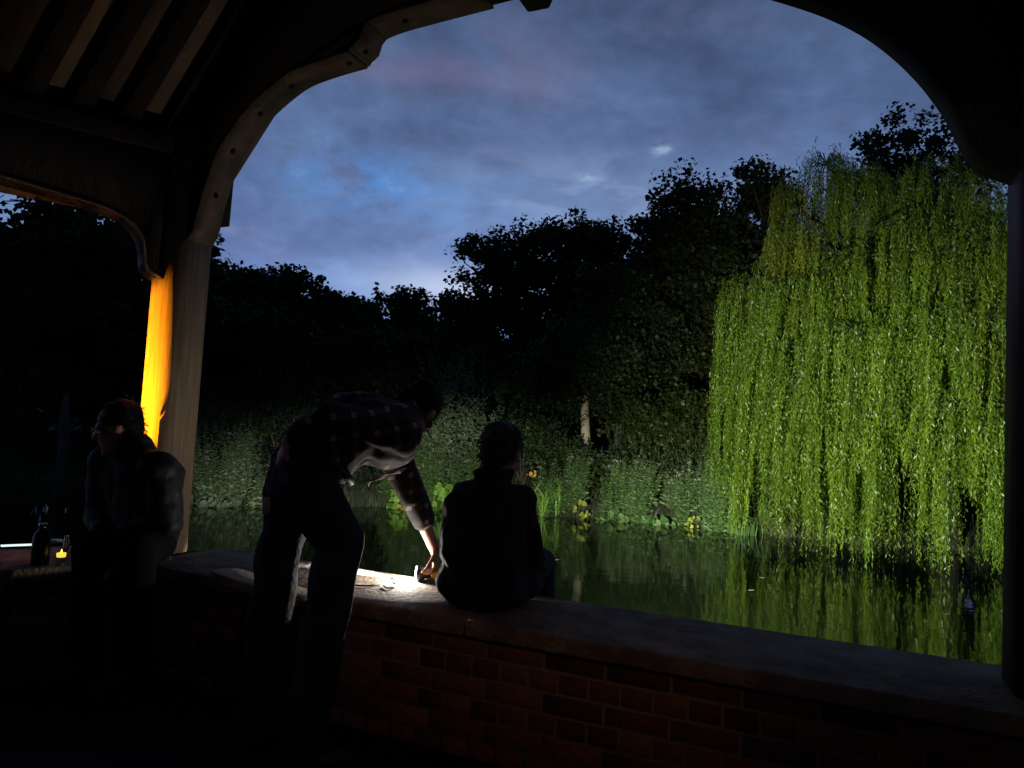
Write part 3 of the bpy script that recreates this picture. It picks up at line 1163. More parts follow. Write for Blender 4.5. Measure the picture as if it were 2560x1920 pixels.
# trees in the middle distance with the pale trunk
px_tree('pale_trunk_tree', 1466, 21.0, [(1430, 900, 80, 70), (1470, 860, 90, 70), (1510, 930, 90, 90), (1395, 960, 60, 60), (1360, 930, 60, 80)], 'tree with a short pale trunk and dim crown behind the bank', 'lf_mid', nclus=460, per=60, ls=0.12, crad=0.5, tr=0.19, bark='bark_pale', seed=127, lstart=0.6)
px_tree('leafy_tree', 1560, 23, [(1500, 800, 70, 80), (1560, 760, 90, 90), (1610, 850, 80, 100), (1560, 960, 80, 70)], 'dim green tree above the pale trunk', 'lf_mid', nclus=460, per=60, ls=0.13, crad=0.55, tr=0.25, seed=128)
px_tree('leafy_tree', 1660, 20.0, [(1640, 1080, 80, 70), (1700, 1050, 80, 80), (1750, 1090, 70, 70)], 'low dim broad-leaved tree touching the willow\'s left edge', 'lf_oak', nclus=340, per=60, ls=0.12, crad=0.45, tr=0.16, seed=129)
px_tree('understory_tree', 1000, 40, [(960, 930, 120, 90), (1080, 940, 110, 90)], 'low black tree filling the dark below the gap', 'lf_dark', nclus=520, per=40, ls=0.3, crad=0.8, tr=0.25, seed=134)
px_tree('understory_tree', 1300, 30, [(1250, 960, 110, 90), (1350, 1000, 90, 80)], 'low black tree behind the sitter\'s bush', 'lf_dark', nclus=420, per=40, ls=0.22, crad=0.6, tr=0.2, seed=135)
# left side, seen through the left opening
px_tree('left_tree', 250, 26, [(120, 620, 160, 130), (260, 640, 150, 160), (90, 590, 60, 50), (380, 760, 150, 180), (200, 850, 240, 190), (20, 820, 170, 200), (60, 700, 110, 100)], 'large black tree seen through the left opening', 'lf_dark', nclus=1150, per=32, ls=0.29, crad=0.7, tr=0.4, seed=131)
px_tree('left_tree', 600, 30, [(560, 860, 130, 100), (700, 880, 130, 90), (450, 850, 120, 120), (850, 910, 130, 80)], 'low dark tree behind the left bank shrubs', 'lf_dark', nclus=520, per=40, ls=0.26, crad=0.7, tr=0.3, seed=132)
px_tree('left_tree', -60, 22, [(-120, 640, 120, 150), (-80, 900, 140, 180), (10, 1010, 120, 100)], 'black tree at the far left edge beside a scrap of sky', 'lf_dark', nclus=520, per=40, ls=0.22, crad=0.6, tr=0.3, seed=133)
rt = thing('bare_trunk', (*aty(150, 1100, 16.8)[:2], WATER), 'dim pale leaning trunk at the water behind the left sitter', 'tree')
p_ = aty(158, 1140, 16.8)
MB().tube([p_ * [1, 1, 0] + [0, 0, WATER - .2], p_, aty(160, 1080, 16.8), aty(163, 1020, 16.8), aty(166, 985, 16.9)], [0.15, 0.12, 0.11, 0.09, 0.04], 10).build('trunk', 'bark_grey', rt, smooth=True)

# ------------------------------------------------------------------ shrubs and bank plants


def shrub(name, x, y, r, h, label, leaf, seed, n=260, per=34, ls=0.09, shoots=0, cat='shrub', group=None):
    rng = np.random.default_rng(seed)
    z0 = max(gz(x, y), WATER) - 0.05
    root = thing(name, (x, y, z0), label, cat, group)
    mb = MB()
    for k in range(7):
        an = rng.uniform(0, 6.28)
        mb.tube([(x, y, z0), (x + .3 * r * math.cos(an), y + .3 * r * math.sin(an), z0 + h * .4), (x + .6 * r * math.cos(an), y + .6 * r * math.sin(an), z0 + h * .75)], [0.035, 0.022, 0.006], 5)
    mb.build('stem', 'bark', root)
    bl = [(x, y, z0 + h * 0.42, r, r, h * 0.42)]
    for k in range(4):
        an = rng.uniform(0, 6.28)
        bl.append((x + 0.5 * r * math.cos(an), y + 0.5 * r * math.sin(an), z0 + h * rng.uniform(0.35, 0.7), r * 0.5, r * 0.5, h * 0.28))
    bl = np.array(bl)
    vol = bl[:, 3] ** 2 * bl[:, 5]
    pick = rng.choice(len(bl), n, p=vol / vol.sum())
    c = bl[pick, :3] + rand_dirs(n, rng) * bl[pick, 3:] * (rng.random(n) ** 0.4)[:, None]
    # each clump is a short upright shoot with leaves either side
    k = np.repeat(np.arange(n), per)
    f = np.tile(np.linspace(0, 1, per), n)
    sd = unit(rng.normal(size=(n, 3)) * 0.55 + unit(c - np.array([x, y, z0 + h * .2])) * 0.7 + np.array([0, 0, 0.6]))
    sl = rng.uniform(0.25, 0.6, n) * (h / 2.2) ** 0.5
    if shoots:
        top = np.argsort(-c[:, 2])[:shoots]
        sl[top] *= 2.2
        sd[top] = unit(sd[top] + np.array([0, 0, 0.8]))
    pos = c[k] + sd[k] * (sl[k] * f)[:, None]
    side = unit(np.cross(sd[k], rng.normal(size=(len(k), 3))))
    T = unit(side * 0.8 + sd[k] * 0.5 + rng.normal(size=(len(k), 3)) * 0.25)
    B = unit(np.cross(T, rng.normal(size=(len(k), 3))))
    s = ls * rng.uniform(0.7, 1.35, len(k)) * (1.15 - 0.5 * f)
    pos = pos + T * (s * 0.5)[:, None]
    V_, Fq = leaf_quads(pos, T, B, s, s * 0.45)
    val = np.clip(0.4 * rng.random(n)[k] + 0.6 * rng.random(len(k)), 0, 1)
    link('crown', mesh_np('crown', V_ - np.array([x, y, z0]), Fq, vals=val), leaf, root)
    return root


def herb(name, x, y, w, h, label, leaf, seed, stems=60, ls=0.125, flowers=0.0, blade=False, cat='plant', depth=0.6, lw=0.34, group=None):
    """Tall bank plants: many upright leafy stems, some ending in a pale flower head."""
    rng = np.random.default_rng(seed)
    z0 = WATER - 0.05
    root = thing(name, (x, y, z0), label, cat, group)
    C, T, B, SL = [], [], [], []
    Fl = []
    st = MB()
    stems = stems if blade else int(stems * 1.7)
    tuft = rng.uniform(-1, 1, (5, 2))
    tufth = rng.uniform(0.65, 1.2, 5)
    for k in range(stems):
        ti = rng.integers(0, 5)
        bx = x + (tuft[ti, 0] + rng.normal() * 0.16) * w
        by = y + (tuft[ti, 1] + rng.normal() * 0.25) * depth
        hh = h * tufth[ti] * rng.uniform(0.5, 1.08)
        b0 = np.array([bx, by, max(z0, gz(bx, by))])
        lean = np.array([rng.normal() * 0.14, rng.normal() * 0.14 - 0.05, 1.0])
        tip = b0 + lean * hh
        if blade:
            mid = b0 + lean * hh * 0.55
            bend = np.array([rng.normal() * 0.25, rng.normal() * 0.2, -0.12]) * hh
            tip = tip + bend
            side = nrm([rng.normal(), rng.normal() * 0.4, 0.1]) * 0.013
            for a_, b2, w0, w1 in ((b0, mid, 1, 0.9), (mid, tip, 0.9, 0.1)):
                Fl.append((a_ - side * w0, a_ + side * w0, b2 + side * w1, b2 - side * w1))
            continue
        st.tube([b0, (b0 + tip) / 2 + rng.normal(size=3) * 0.02, tip], [0.006, 0.005, 0.002], 3, cap=False)
        nl = int(hh / 0.026)
        for i in range(nl):
            f = (i + 0.5) / nl
            p = b0 + (tip - b0) * f
            an = i * 2.4 + rng.uniform(0, 1)
            d = np.array([math.cos(an), math.sin(an), rng.uniform(-0.1, 0.7)])
            s = ls * rng.uniform(0.6, 1.2) * (1.3 - 0.95 * f)
            C.append(p + nrm(d) * s * 0.55)
            T.append(nrm(d))
            B.append(nrm(np.cross(d, rng.normal(size=3))))
            SL.append(s)
        if rng.random() < flowers * 0.5:
            for q in range(8):
                o_ = rng.normal(size=3) * [0.04, 0.04, 0.015]
                C.append(tip + o_)
                T.append(nrm(rng.normal(size=3)))
                B.append(nrm(rng.normal(size=3)))
                SL.append(-0.022)
    if st.V:
        st.build('stem', 'stemgreen', root)
    if Fl:
        V_ = np.array(Fl).reshape(-1, 3)
        Fq = np.arange(len(V_)).reshape(-1, 4)
        link('blade', mesh_np('blade', V_ - np.array([x, y, z0]), Fq, vals=rng.random(len(Fq))), leaf, root)
    if C:
        C, T, B, SL = map(np.array, (C, T, B, SL))
        for nm, msk, mt, wf in (('foliage', SL > 0, leaf, lw), ('flower_head', SL < 0, 'petal', 0.9)):
            if msk.sum() == 0:
                continue
            V_, Fq = leaf_quads(C[msk], T[msk], B[msk], np.abs(SL[msk]), np.abs(SL[msk]) * wf)
            link(nm, mesh_np(nm, V_ - np.array([x, y, z0]), Fq, vals=rng.random(len(Fq))), mt, root)
    return root


def round_leaves(name, x, y, w, h, label, leaf, seed, n=80, ls=0.2, depth=0.4, cat='plant', group=None):
    """Round cupped leaves on stalks at the water's edge, each leaf a small disc."""
    rng = np.random.default_rng(seed)
    z0 = WATER - 0.03
    root = thing(name, (x, y, z0), label, cat, group)
    st = MB()
    for k in range(n):
        f = rng.random()
        c = np.array([x + rng.uniform(-1, 1) * w * (1 - 0.3 * f), y + rng.uniform(-1, 0.6) * depth, z0 + 0.04 + f * h])
        r = ls * rng.uniform(0.3, 0.55)
        nn = nrm(np.array([rng.normal() * 0.6, -0.7 + rng.normal() * 0.5, 0.7 + rng.normal() * 0.4]))
        u = nrm(np.cross(nn, [0.3, 0.1, 1]))
        v = np.cross(nn, u)
        V_ = [c - nn * r * 0.15]
        g = rng.random()
        for a in range(9):
            an = 2 * math.pi * a / 9
            rr = r * (0.45 if a == 0 else rng.uniform(0.88, 1.1))
            V_.append(c + (u * math.cos(an) + v * math.sin(an)) * rr + nn * r * 0.12 * math.sin(3 * an))
        Fs = [[0, 1 + a, 1 + (a + 1) % 9] for a in range(9)]
        link('leaf', mesh_np('leaf', np.array(V_) - np.array([x, y, z0]), np.array(Fs), True, vals=[g] * 9), leaf, root)
        st.tube([(c[0], c[1] + 0.08, z0), c - nn * r * 0.16], [0.008, 0.005], 3, cap=False)
    st.build('stalk', 'stemgreen', root)
    return root


def bank(px, py=1290):
    """World x, y of the far waterline straight below a picture column."""
    x = 0.0
    for Yd in np.arange(10, 22, 0.05):
        p = aty(px, py, Yd)
        if Yd >= np.interp(p[0], bank_x, bank_y):
            return float(p[0]), float(Yd)
    return float(p[0]), 18.0


BUSH = [  # px, extra depth, radius, height, label, leaf, shoots
    (1130, 1.4, 1.15, 3.15, 'tall feathery bush with long shoots between the stooping man and the sitter', 'lf_grey', 40),
    (1060, 1.6, 0.9, 2.0, 'leafy bush half hidden by the stooping man\'s head', 'lf_shrub', 10),
    (1300, 1.6, 1.1, 2.3, 'dim bush directly behind the sitter\'s head', 'lf_mid', 8),
    (1400, 1.9, 0.9, 1.45, 'dark bush below the pale trunk', 'lf_mid', 6),
    (1560, 1.6, 1.05, 1.55, 'mounded bush with arching stems right of the pale trunk', 'lf_mid', 14),
    (1720, 1.6, 1.1, 1.9, 'dim bush with small white flowers left of the willow', 'lf_mid', 10),
    (1640, 2.2, 1.0, 1.5, 'low dark bush between the arching bush and the willow', 'lf_mid', 4),
    (560, 2.6, 1.2, 2.6, 'dim grey bush left of the stooping man\'s elbow', 'lf_dark', 6),
    (700, 2.4, 1.3, 2.7, 'dim grey bush behind the stooping man\'s back', 'lf_dark', 6),
    (860, 2.2, 1.3, 2.3, 'dark bush behind the stooping man\'s shirt', 'lf_dark', 6),
    (460, 2.4, 1.0, 2.2, 'dim bush beside the corner post', 'lf_dark', 6),
    (1900, 1.2, 1.3, 2.4, 'black bush behind the willow\'s left curtain', 'lf_dark', 4),
    (2040, 2.2, 1.5, 2.8, 'black bush deep behind the willow, left of its trunk', 'lf_dark', 4),
    (2200, 3.0, 1.6, 3.0, 'black bush deep behind the willow\'s trunk', 'lf_dark', 4),
    (2380, 3.0, 1.7, 3.0, 'black bush deep behind the willow, right of its trunk', 'lf_dark', 4),
    (2520, 3.0, 1.8, 3.0, 'black bush behind the willow by the right post', 'lf_dark', 4),
    (300, 2.4, 1.5, 1.6, 'black bush behind the left sitter', 'lf_dark', 6),
    (80, 2.4, 1.8, 1.4, 'black low bush at the left edge of the picture', 'lf_dark', 6),
]
for i, (px, dy, r, h, lab, lf, sh) in enumerate(BUSH):
    x, y = bank(px)
    shrub('bush', x * (1 + dy / y), y + dy, r, h, lab, lf, 300 + i, n=150 if lf == 'lf_dark' else 230, per=30, ls=0.10, shoots=sh)

HERB = [  # px, dy, half width, height, label, leaf, stems, flowers, blade
    (455, 0.45, 0.55, 1.35, 'bank herbs next to the corner post, spiky pale tops', 'lf_grey', 70, 0.15, False),
    (535, 0.35, 0.55, 1.30, 'grey-green bank herbs in the middle of the left clump', 'lf_grey', 80, 0.0, False),
    (615, 0.35, 0.50, 1.35, 'bank herbs with pale upright tips beside the man\'s hand', 'lf_grey', 70, 0.25, False),
    (1010, 0.4, 0.45, 0.9, 'dim bank herbs seen between the man\'s arm and legs', 'lf_herb', 60, 0.1, False),
    (1090, 0.5, 0.55, 1.35, 'bank herbs with white flower heads right of the man\'s sleeve', 'lf_herb', 80, 0.45, False),
    (1170, 0.5, 0.5, 1.2, 'bank herbs left of the sitter\'s shoulder', 'lf_herb', 70, 0.2, False),
    (1400, 0.35, 0.42, 1.35, 'upright bank herbs right of the sitter, left of the dark slot', 'lf_herb', 90, 0.3, False),
    (1372, 0.1, 0.20, 0.9, 'narrow tuft of bright grass right of the sitter', 'lf_round', 110, 0.0, True),
    (1545, 0.35, 0.50, 1.20, 'bank herbs right of the dark slot', 'lf_herb', 80, 0.25, False),
    (1620, 0.35, 0.50, 1.15, 'bank herbs with white flower heads in the middle of the right bank', 'lf_herb', 80, 0.5, False),
    (1690, 0.40, 0.45, 1.15, 'bank herbs with pale heads approaching the willow', 'lf_shrub', 80, 0.4, False),
    (1750, 0.05, 0.42, 1.25, 'bright upright herbs nearest the willow', 'lf_herb', 100, 0.3, False),
    (1815, -0.05, 0.38, 1.2, 'fern-like herbs against the willow\'s left curtain', 'lf_herb', 90, 0.1, False),
    (1880, -0.15, 0.35, 0.75, 'fan of long grass blades at the willow\'s foot', 'lf_herb', 110, 0.0, True),
]
for i, (px, dy, w, h, lab, lf, stn, flw, bl) in enumerate(HERB):
    x, y = bank(px)
    herb('bank_herb', x * (1 + dy / y), y + dy, w, h, lab, lf, 400 + i, stems=stn, flowers=flw, blade=bl, depth=0.35)

ROUND = [
    (1000, 0.0, 0.26, 0.55, 'yellow-green round-leaved plant framed by the man\'s arm', 'lf_round', 80, 0.19),
    (1002, -0.15, 0.16, 0.16, 'yellow round leaves at the water under the man\'s arm', 'lf_yellow', 18, 0.12),
    (1110, -0.05, 0.30, 0.62, 'bright green round-leaved plant left of the sitter\'s shoulder', 'lf_round', 110, 0.17),
    (1448, -0.20, 0.25, 0.42, 'small yellow-leaved plant standing in the water', 'lf_yellow', 16, 0.13),
    (1540, -0.05, 0.30, 0.30, 'low round leaves along the water right of the dark slot', 'lf_herb', 40, 0.2),
    (1640, -0.10, 0.40, 0.14, 'flat round leaves trailing along the right waterline', 'lf_herb', 40, 0.18),
    (1728, -0.25, 0.16, 0.20, 'yellow leaves in the water below the bright herbs', 'lf_yellow', 18, 0.09),
    (1322, 0.15, 0.17, 0.10, 'amber leaves glinting over the sitter\'s right shoulder', 'lf_amber', 14, 0.10),
    (500, -0.1, 0.9, 0.15, 'low round leaves along the left waterline', 'lf_grey', 70, 0.18),
]
for i, (px, dy, w, h, lab, lf, nn_, ls) in enumerate(ROUND):
    x, y = bank(px)
    o = round_leaves('round_leaf_plant', x * (1 + dy / y), y + dy, w, h, lab, lf, 500 + i, n=nn_, ls=ls)
    if lf == 'lf_amber':
        q = aty(1322, 1182, y + dy)
        o.location.z += q[2] - (WATER + 0.08)

# short bank grass, one uncountable mass
rng = np.random.default_rng(77)
n = 15000
gx_ = rng.uniform(-16, 12, n)
gy_ = np.interp(gx_, bank_x, bank_y) + rng.random(n) ** 1.5 * 5
gzv = height(gx_, gy_)
base = np.stack([gx_, gy_, gzv], -1)
hh = rng.uniform(0.08, 0.28, n)
tipd = np.stack([rng.normal(size=n) * 0.35, rng.normal(size=n) * 0.35, np.ones(n)], -1)
side = np.stack([rng.normal(size=n), rng.normal(size=n) * 0.4, np.zeros(n)], -1)
side = unit(side) * 0.014
V_ = np.stack([base - side, base + side, base + tipd * hh[:, None]], 1).reshape(-1, 3)
tag(link('bank_grass', mesh_np('bank_grass', V_, np.arange(n * 3).reshape(-1, 3), vals=rng.random(n)), 'lf_mid'), 'rough grass covering the far bank', 'grass', kind='stuff')

# ------------------------------------------------------------------ weeping willow
WX, WY = 9.3, 15.8
wz0 = gz(WX, WY) - 0.1
willow = thing('willow_tree', (WX, WY, wz0), 'huge weeping willow, floodlit yellow-green, trailing into the water', 'tree')
rng = np.random.default_rng(21)
tb = MB()
tb.tube([(WX, WY, wz0), (WX - .1, WY, 1.0), (WX - .3, WY - .2, 2.6), (WX - .5, WY - .3, 4.6)], [0.36, 0.29, 0.26, 0.18], 12)
heads = []
# mounds: px centre column, top row, distance, radius in metres, how far its curtain falls (z of lowest tips)
MOUNDS = [
    # px column, px row of the crest, distance, radius m, lowest tips z, locks
    (1880, 690, 15.6, 0.60, 0.0, 52), (1965, 472, 16.4, 0.46, 3.3, 30), (1985, 560, 15.8, 0.55, 2.4, 34),
    (2070, 392, 16.8, 0.70, 2.6, 58), (2135, 418, 16.4, 0.72, 2.4, 56), (2030, 690, 14.9, 0.90, 0.4, 60),
    (2330, 400, 16.0, 0.95, 3.2, 40), (2450, 440, 14.6, 1.0, 2.6, 46), (2270, 540, 14.7, 0.95, 2.2, 46),
    (2150, 620, 14.8, 0.95, 0.8, 52), (2390, 600, 13.6, 1.0, 1.0, 56), (2510, 560, 13.2, 1.0, 1.0, 50),
    (2140, 800, 13.8, 1.0, -0.8, 64), (2320, 760, 13.1, 1.0, -0.8, 66), (1950, 850, 15.0, 0.85, -0.8, 52),
    (2450, 800, 12.5, 0.95, -0.85, 60), (2050, 930, 14.1, 0.8, -0.85, 52), (2560, 720, 12.5, 1.1, -0.8, 56),
    (1872, 930, 15.5, 0.42, 0.1, 26), (2230, 990, 13.0, 0.75, -0.85, 48), (2620, 450, 14.0, 1.3, 0.0, 46), (1830, 1030, 15.6, 0.26, 0.35, 14),
    (2200, 480, 18.4, 1.6, 3.4, 40), (2080, 640, 18.0, 1.1, 2.4, 36), (2380, 1000, 12.1, 0.7, -0.85, 52), (2340, 1080, 12.5, 0.6, -0.9, 36), (2180, 1080, 13.2, 0.6, -0.9, 34), (2030, 1080, 14.0, 0.55, -0.9, 30), (2490, 1050, 11.9, 0.6, -0.9, 36), (1930, 1040, 14.7, 0.5, -0.85, 30),
]
# breaks in the curtain: px column, half width, z of their upper end
SLOTS = [(2272, 32, 1.3), (2150, 10, 0.8), (2425, 32, 0.3), (1925, 9, 0.5), (2080, 7, 0.3), (1965, 16, -0.1), (2200, 4, 1.6), (2335, 4, 0.8), (2475, 6, 1.8), (1890, 3, 1.4), (2012, 3, 2.0), (2110, 2, 2.6), (2375, 3, 2.2)]


def column(p):
    d_ = np.asarray(p) - CAM
    return 1280 + FPX * (d_ @ RV) / (d_ @ F_)


LC, LT, LBv, LS, LV, LY = [], [], [], [], [], []
twig = MB()
for mi, (mx, my, md, mr, zl, locks) in enumerate(MOUNDS):
    c = aty(mx, my, md)
    limb_p = np.array([WX - .3, WY - .2, 2.6 + 0.4 * (mi % 4)])
    midp = (limb_p + c) / 2 + np.array([0, 0, 0.5])
    tb.tube([limb_p, midp, c - [0, 0, 0.25]], [0.13, 0.08, 0.03], 6)
    for k in range(locks):
        an = rng.uniform(0, 2 * math.pi)
        q = mr * math.sqrt(rng.random()) * 1.05
        drop0 = 0.60 * (q / mr) ** 2 * mr
        hd = c + np.array([q * math.cos(an), q * math.sin(an), -drop0 + rng.normal() * 0.12])
        zlow = zl - 0.05 + abs(rng.normal()) * 0.5
        if rng.random() < 0.24:
            zlow += rng.uniform(0.6, 2.4)
        px_c = column(hd + np.array([math.cos(an) * .15, math.sin(an) * .15, 0]))
        for sx_, sw_, szz in SLOTS:
            if abs(px_c - sx_) < sw_ + 5:
                zlow = max(zlow, szz + rng.uniform(0, .5))
        zlow = min(zlow, hd[2] - 0.6)
        hue = rng.random()
        n_st = rng.integers(6, 14)
        lockr = rng.uniform(0.016, 0.070)
        lsway = rng.normal() * 0.045
        if k % 3 == 0:
            twig.tube([c - [0, 0, .2], (c + hd) / 2 + [0, 0, 0.08], hd], [0.02, 0.012, 0.005], 3, cap=False)
        for s_ in range(n_st):
            o0 = rng.normal(size=2) * lockr
            st0 = hd + np.array([o0[0], o0[1], rng.normal() * 0.10])
            zend = zlow + abs(rng.normal()) * 0.35
            ln = max(st0[2] - zend, 0.4)
            nl = int(ln * 18)
            f = (np.arange(nl) + rng.random(nl) * 0.6) / max(nl, 1)
            out = np.array([math.cos(an), math.sin(an), 0]) * (0.16 * (1 - np.exp(-f * ln * 2.5)))[:, None]
            wv = lockr * 0.5 * np.sin(f * ln * 3.0 + hue * 20)
            pos = np.stack([st0[0] + (lsway + rng.normal() * 0.012) * f * ln + wv, st0[1] + 0.02 * np.cos(f * ln * 4 + s_), st0[2] - f * ln], -1) + out
            pos[:, 2] += 0.10 * np.exp(-((f * ln - 0.12) / 0.10) ** 2)
            d = rng.normal(size=(nl, 3)) * [0.40, 0.40, 0.2] + np.array([0, 0, -0.85])
            T = unit(d)
            B = unit(np.cross(T, rng.normal(size=(nl, 3))))
            LC.append(pos)
            LT.append(T)
            LBv.append(B)
            LS.append(rng.uniform(0.045, 0.10, nl))
            LV.append(np.clip(0.62 * hue + 0.38 * rng.random(nl), 0, 1))
            LY.append(np.full(nl, mi in (1, 2)))
LC, LT, LBv = np.concatenate(LC), np.concatenate(LT), np.concatenate(LBv)
LS, LV, LY = np.concatenate(LS), np.concatenate(LV), np.concatenate(LY)
off = np.array([WX, WY, wz0])
for nm, msk, mt in (('crown', ~LY, 'lf_willow'), ('crown', LY, 'lf_willow_yellow')):
    V_, Fq = leaf_quads(LC[msk] + LT[msk] * (LS[msk] * .4)[:, None], LT[msk], LBv[msk], LS[msk], LS[msk] * 0.22)
    o = link(nm, mesh_np(nm, V_ - off, Fq, vals=LV[msk]), mt, willow)
    if mt == 'lf_willow_yellow':
        o['label'] = 'yellower spray at the upper left of the willow'
print('willow leaves', len(LC))
tb.build('trunk', 'bark_dark', willow, smooth=True)
twig.build('twig', 'stemgreen', willow)

# a few leaves floating on the water
for i, (px, py) in enumerate([(1340, 1412), (1392, 1400), (1905, 1445), (1878, 1476), (1700, 1352), (1480, 1308)]):
    p = onz(px, py, WATER + 0.006)
    mb = MB()
    L_ = 0.05
    mb.add([(p[0] - L_, p[1], p[2]), (p[0], p[1] - L_ * .5, p[2] + .004), (p[0] + L_, p[1], p[2] + .008), (p[0], p[1] + L_ * .5, p[2] + .004)], [[0, 1, 2, 3]])
    o = mb.build('floating_leaf', 'white_cup', base=p)
    tag(o, ['pale leaf afloat just right of the sitter\'s elbow', 'pale leaf afloat further out, right of the sitter', 'pale leaf afloat below the grass fan', 'pale leaf afloat in the willow\'s reflection', 'pale leaf afloat beside the yellow leaves of the right bank', 'pale leaf afloat under the small yellow plant'][i], 'leaf', 'leaves floating on the river')

# ------------------------------------------------------------------ people


def frame(f, u):
    f = nrm(f)
    u = np.asarray(u, float)
    u = nrm(u - f * np.dot(u, f))
    return f, u, np.cross(f, u)


def head(mb, c, f, u, neck, k=1.0):
    f, u, r = frame(f, u)
    c = np.array(c, float)
    ax = [r, f, u]
    mb.ellipsoid(c + (u * .022 - f * .012) * k, np.array([.074, .094, .086]) * k, ax, 18, 12)
    mb.ellipsoid(c + (f * .030 - u * .055) * k, np.array([.058, .062, .072]) * k, ax, 16, 10)
    mb.capsule(c + (f * .072 - u * .108 - r * .012) * k, c + (f * .072 - u * .108 + r * .012) * k, .022 * k, .022 * k)
    mb.capsule(c + (f * .084 + u * .004) * k, c + (f * .108 - u * .036) * k, .010 * k, .015 * k)
    for s in (-1, 1):
        mb.capsule(c + (f * .080 + u * .018 + r * s * .018) * k, c + (f * .070 + u * .018 + r * s * .046) * k, .012 * k, .010 * k)
        mb.capsule(c + (f * .070 - u * .035 + r * s * .038) * k, c + (f * .050 - u * .040 + r * s * .052) * k, .018 * k, .014 * k)
        mb.ellipsoid(c + (r * s * .079 - f * .008 - u * .018) * k, np.array([.011, .020, .034]) * k, ax, 10, 8)
        mb.capsule(c + (f * .086 - u * .070 + r * s * .004) * k, c + (f * .082 - u * .071 + r * s * .022) * k, .010 * k, .007 * k)
    mb.capsule(c + (-f * .018 - u * .06) * k, neck, .056 * k, .062 * k)


def eyes(parent, c, f, u, k=1.0):
    f, u, r = frame(f, u)
    c = np.array(c, float)
    for s in (-1, 1):
        MB().ellipsoid(c + (f * .078 - u * .004 + r * s * .030) * k, np.array([.013, .013, .010]) * k, [r, f, u], 10, 8).build('eye', 'white_cup', parent, smooth=True)


def hand(mb, wrist, d, n, curl=25, side=1, k=1.0):
    """Palm, four unequal bent fingers and a thumb leaving the side of the palm. n is the way the fingers close."""
    d = nrm(d)
    n = np.asarray(n, float)
    n = nrm(n - d * np.dot(n, d))
    r = np.cross(d, n) * side
    w = np.array(wrist, float)
    for q in (-.026, -.009, .009, .026):
        mb.capsule(w + d * .012 * k + r * q * .7 * k, w + d * .082 * k + r * q * k, .015 * k, .012 * k, 8)
    for i, (q, ln) in enumerate(((-.030, .078), (-.010, .088), (.010, .082), (.029, .064))):
        p = w + (d * .084 + r * q) * k
        a = 0.0
        for j, fr in enumerate((.45, .32, .23)):
            a += rad(curl * (1.0, 1.3, 0.9)[j])
            e = p + (d * math.cos(a) + n * math.sin(a) + r * q * 1.2) * ln * fr * k
            mb.capsule(p, e, (.0092 - .001 * j) * k, (.0086 - .001 * j) * k, 8)
            p = e
    p = w + (d * .028 - r * .026) * k
    for j, ln in enumerate((.042, .032, .026)):
        a = rad(curl * 0.5 * (j + 0.6))
        e = p + nrm(d * 0.75 - r * (0.75 - 0.3 * j) + n * (0.35 + 0.5 * math.sin(a))) * ln * k
        mb.capsule(p, e, (.012 - .0015 * j) * k, (.011 - .0015 * j) * k, 8)
        p = e


def wobble(seed, amp, freq=14.0):
    g = np.random.default_rng(seed)
    K = g.normal(size=(7, 3)) * freq
    ph = g.uniform(0, 6.28, 7)
    A = unit(g.normal(size=(7, 3)))

    def fn(co):
        o = co.copy()
        for i in range(7):
            o += (A[i] * amp * np.sin(co @ K[i] + ph[i])[:, None]).astype(np.float32)
        return o
    return fn


def shoe(parent, ankle, d, k=1.0):
    d = nrm([d[0], d[1], 0])
    a = np.array(ankle, float)
    mb = MB()
    mb.capsule(a - d * .03 * k - ZU * .035 * k, a + d * .10 * k - ZU * .05 * k, .045 * k, .042 * k)
    mb.capsule(a + d * .10 * k - ZU * .05 * k, a + d * .17 * k - ZU * .055 * k, .042 * k, .034 * k)
    mb.capsule(a, a - ZU * .03 * k, .05 * k, .05 * k)
    fused_part('shoe', mb, 'shoe', parent, 0.010, 3)


def hair_strands(parent, hairobj, material, seed, n=900, ln=0.035, down=(0, 0, -1)):
    """Short separate locks standing off the hair surface so that its outline is soft."""
    rng = np.random.default_rng(seed)
    me = hairobj.data
    nv = len(me.vertices)
    co = np.empty(nv * 3, np.float32)
    no = np.empty(nv * 3, np.float32)
    me.vertices.foreach_get('co', co)
    me.vertices.foreach_get('normal', no)
    co, no = co.reshape(-1, 3), no.reshape(-1, 3)
    k = rng.integers(0, nv, n)
    T = unit(no[k] * 0.45 + np.array(down) * 0.8 + rng.normal(size=(n, 3)) * 0.35)
    B = unit(np.cross(T, no[k] + rng.normal(size=(n, 3)) * 0.3))
    l_ = ln * rng.uniform(0.5, 1.4, n)
    V_, Fq = leaf_quads(co[k] + T * (l_ * 0.42)[:, None], T, B, l_, 0.0035)
    o = link('strand', mesh_np('strand', V_, Fq), material, hairobj)
    o['kind'] = 'stuff'


# ---- man stooping over the wall
HIP = np.array([-0.735, 2.72, 0.985])
FS = np.array([-0.515, 3.07, 1.150])      # left (far) shoulder
NS = np.array([-0.41, 2.785, 1.165])     # right (near) shoulder
LAT = nrm(FS - NS)
FWD = nrm([-LAT[1] * -1, LAT[0] * -1, 0]) if False else nrm([LAT[1], -LAT[0], 0])
man = thing('person', (-0.76, 2.68, 0.0), 'stooping person in a checked shirt and dark jeans, reaching for the torch', 'person')
lhip, rhip = HIP + LAT * .085 - ZU * .02, HIP - LAT * .085 - ZU * .02
lkn, rkn = aty(703, 1350, 2.80), aty(850, 1355, 2.62)
lan, ran = np.array([-0.865, 2.76, 0.10]), np.array([-0.64, 2.57, 0.10])
chest = np.array([-0.485, 2.915, 1.165])
mids = [HIP, np.array([-0.675, 2.765, 1.10]), np.array([-0.585, 2.84, 1.175]), chest]
hc = np.array([-0.378, 3.02, 1.262])
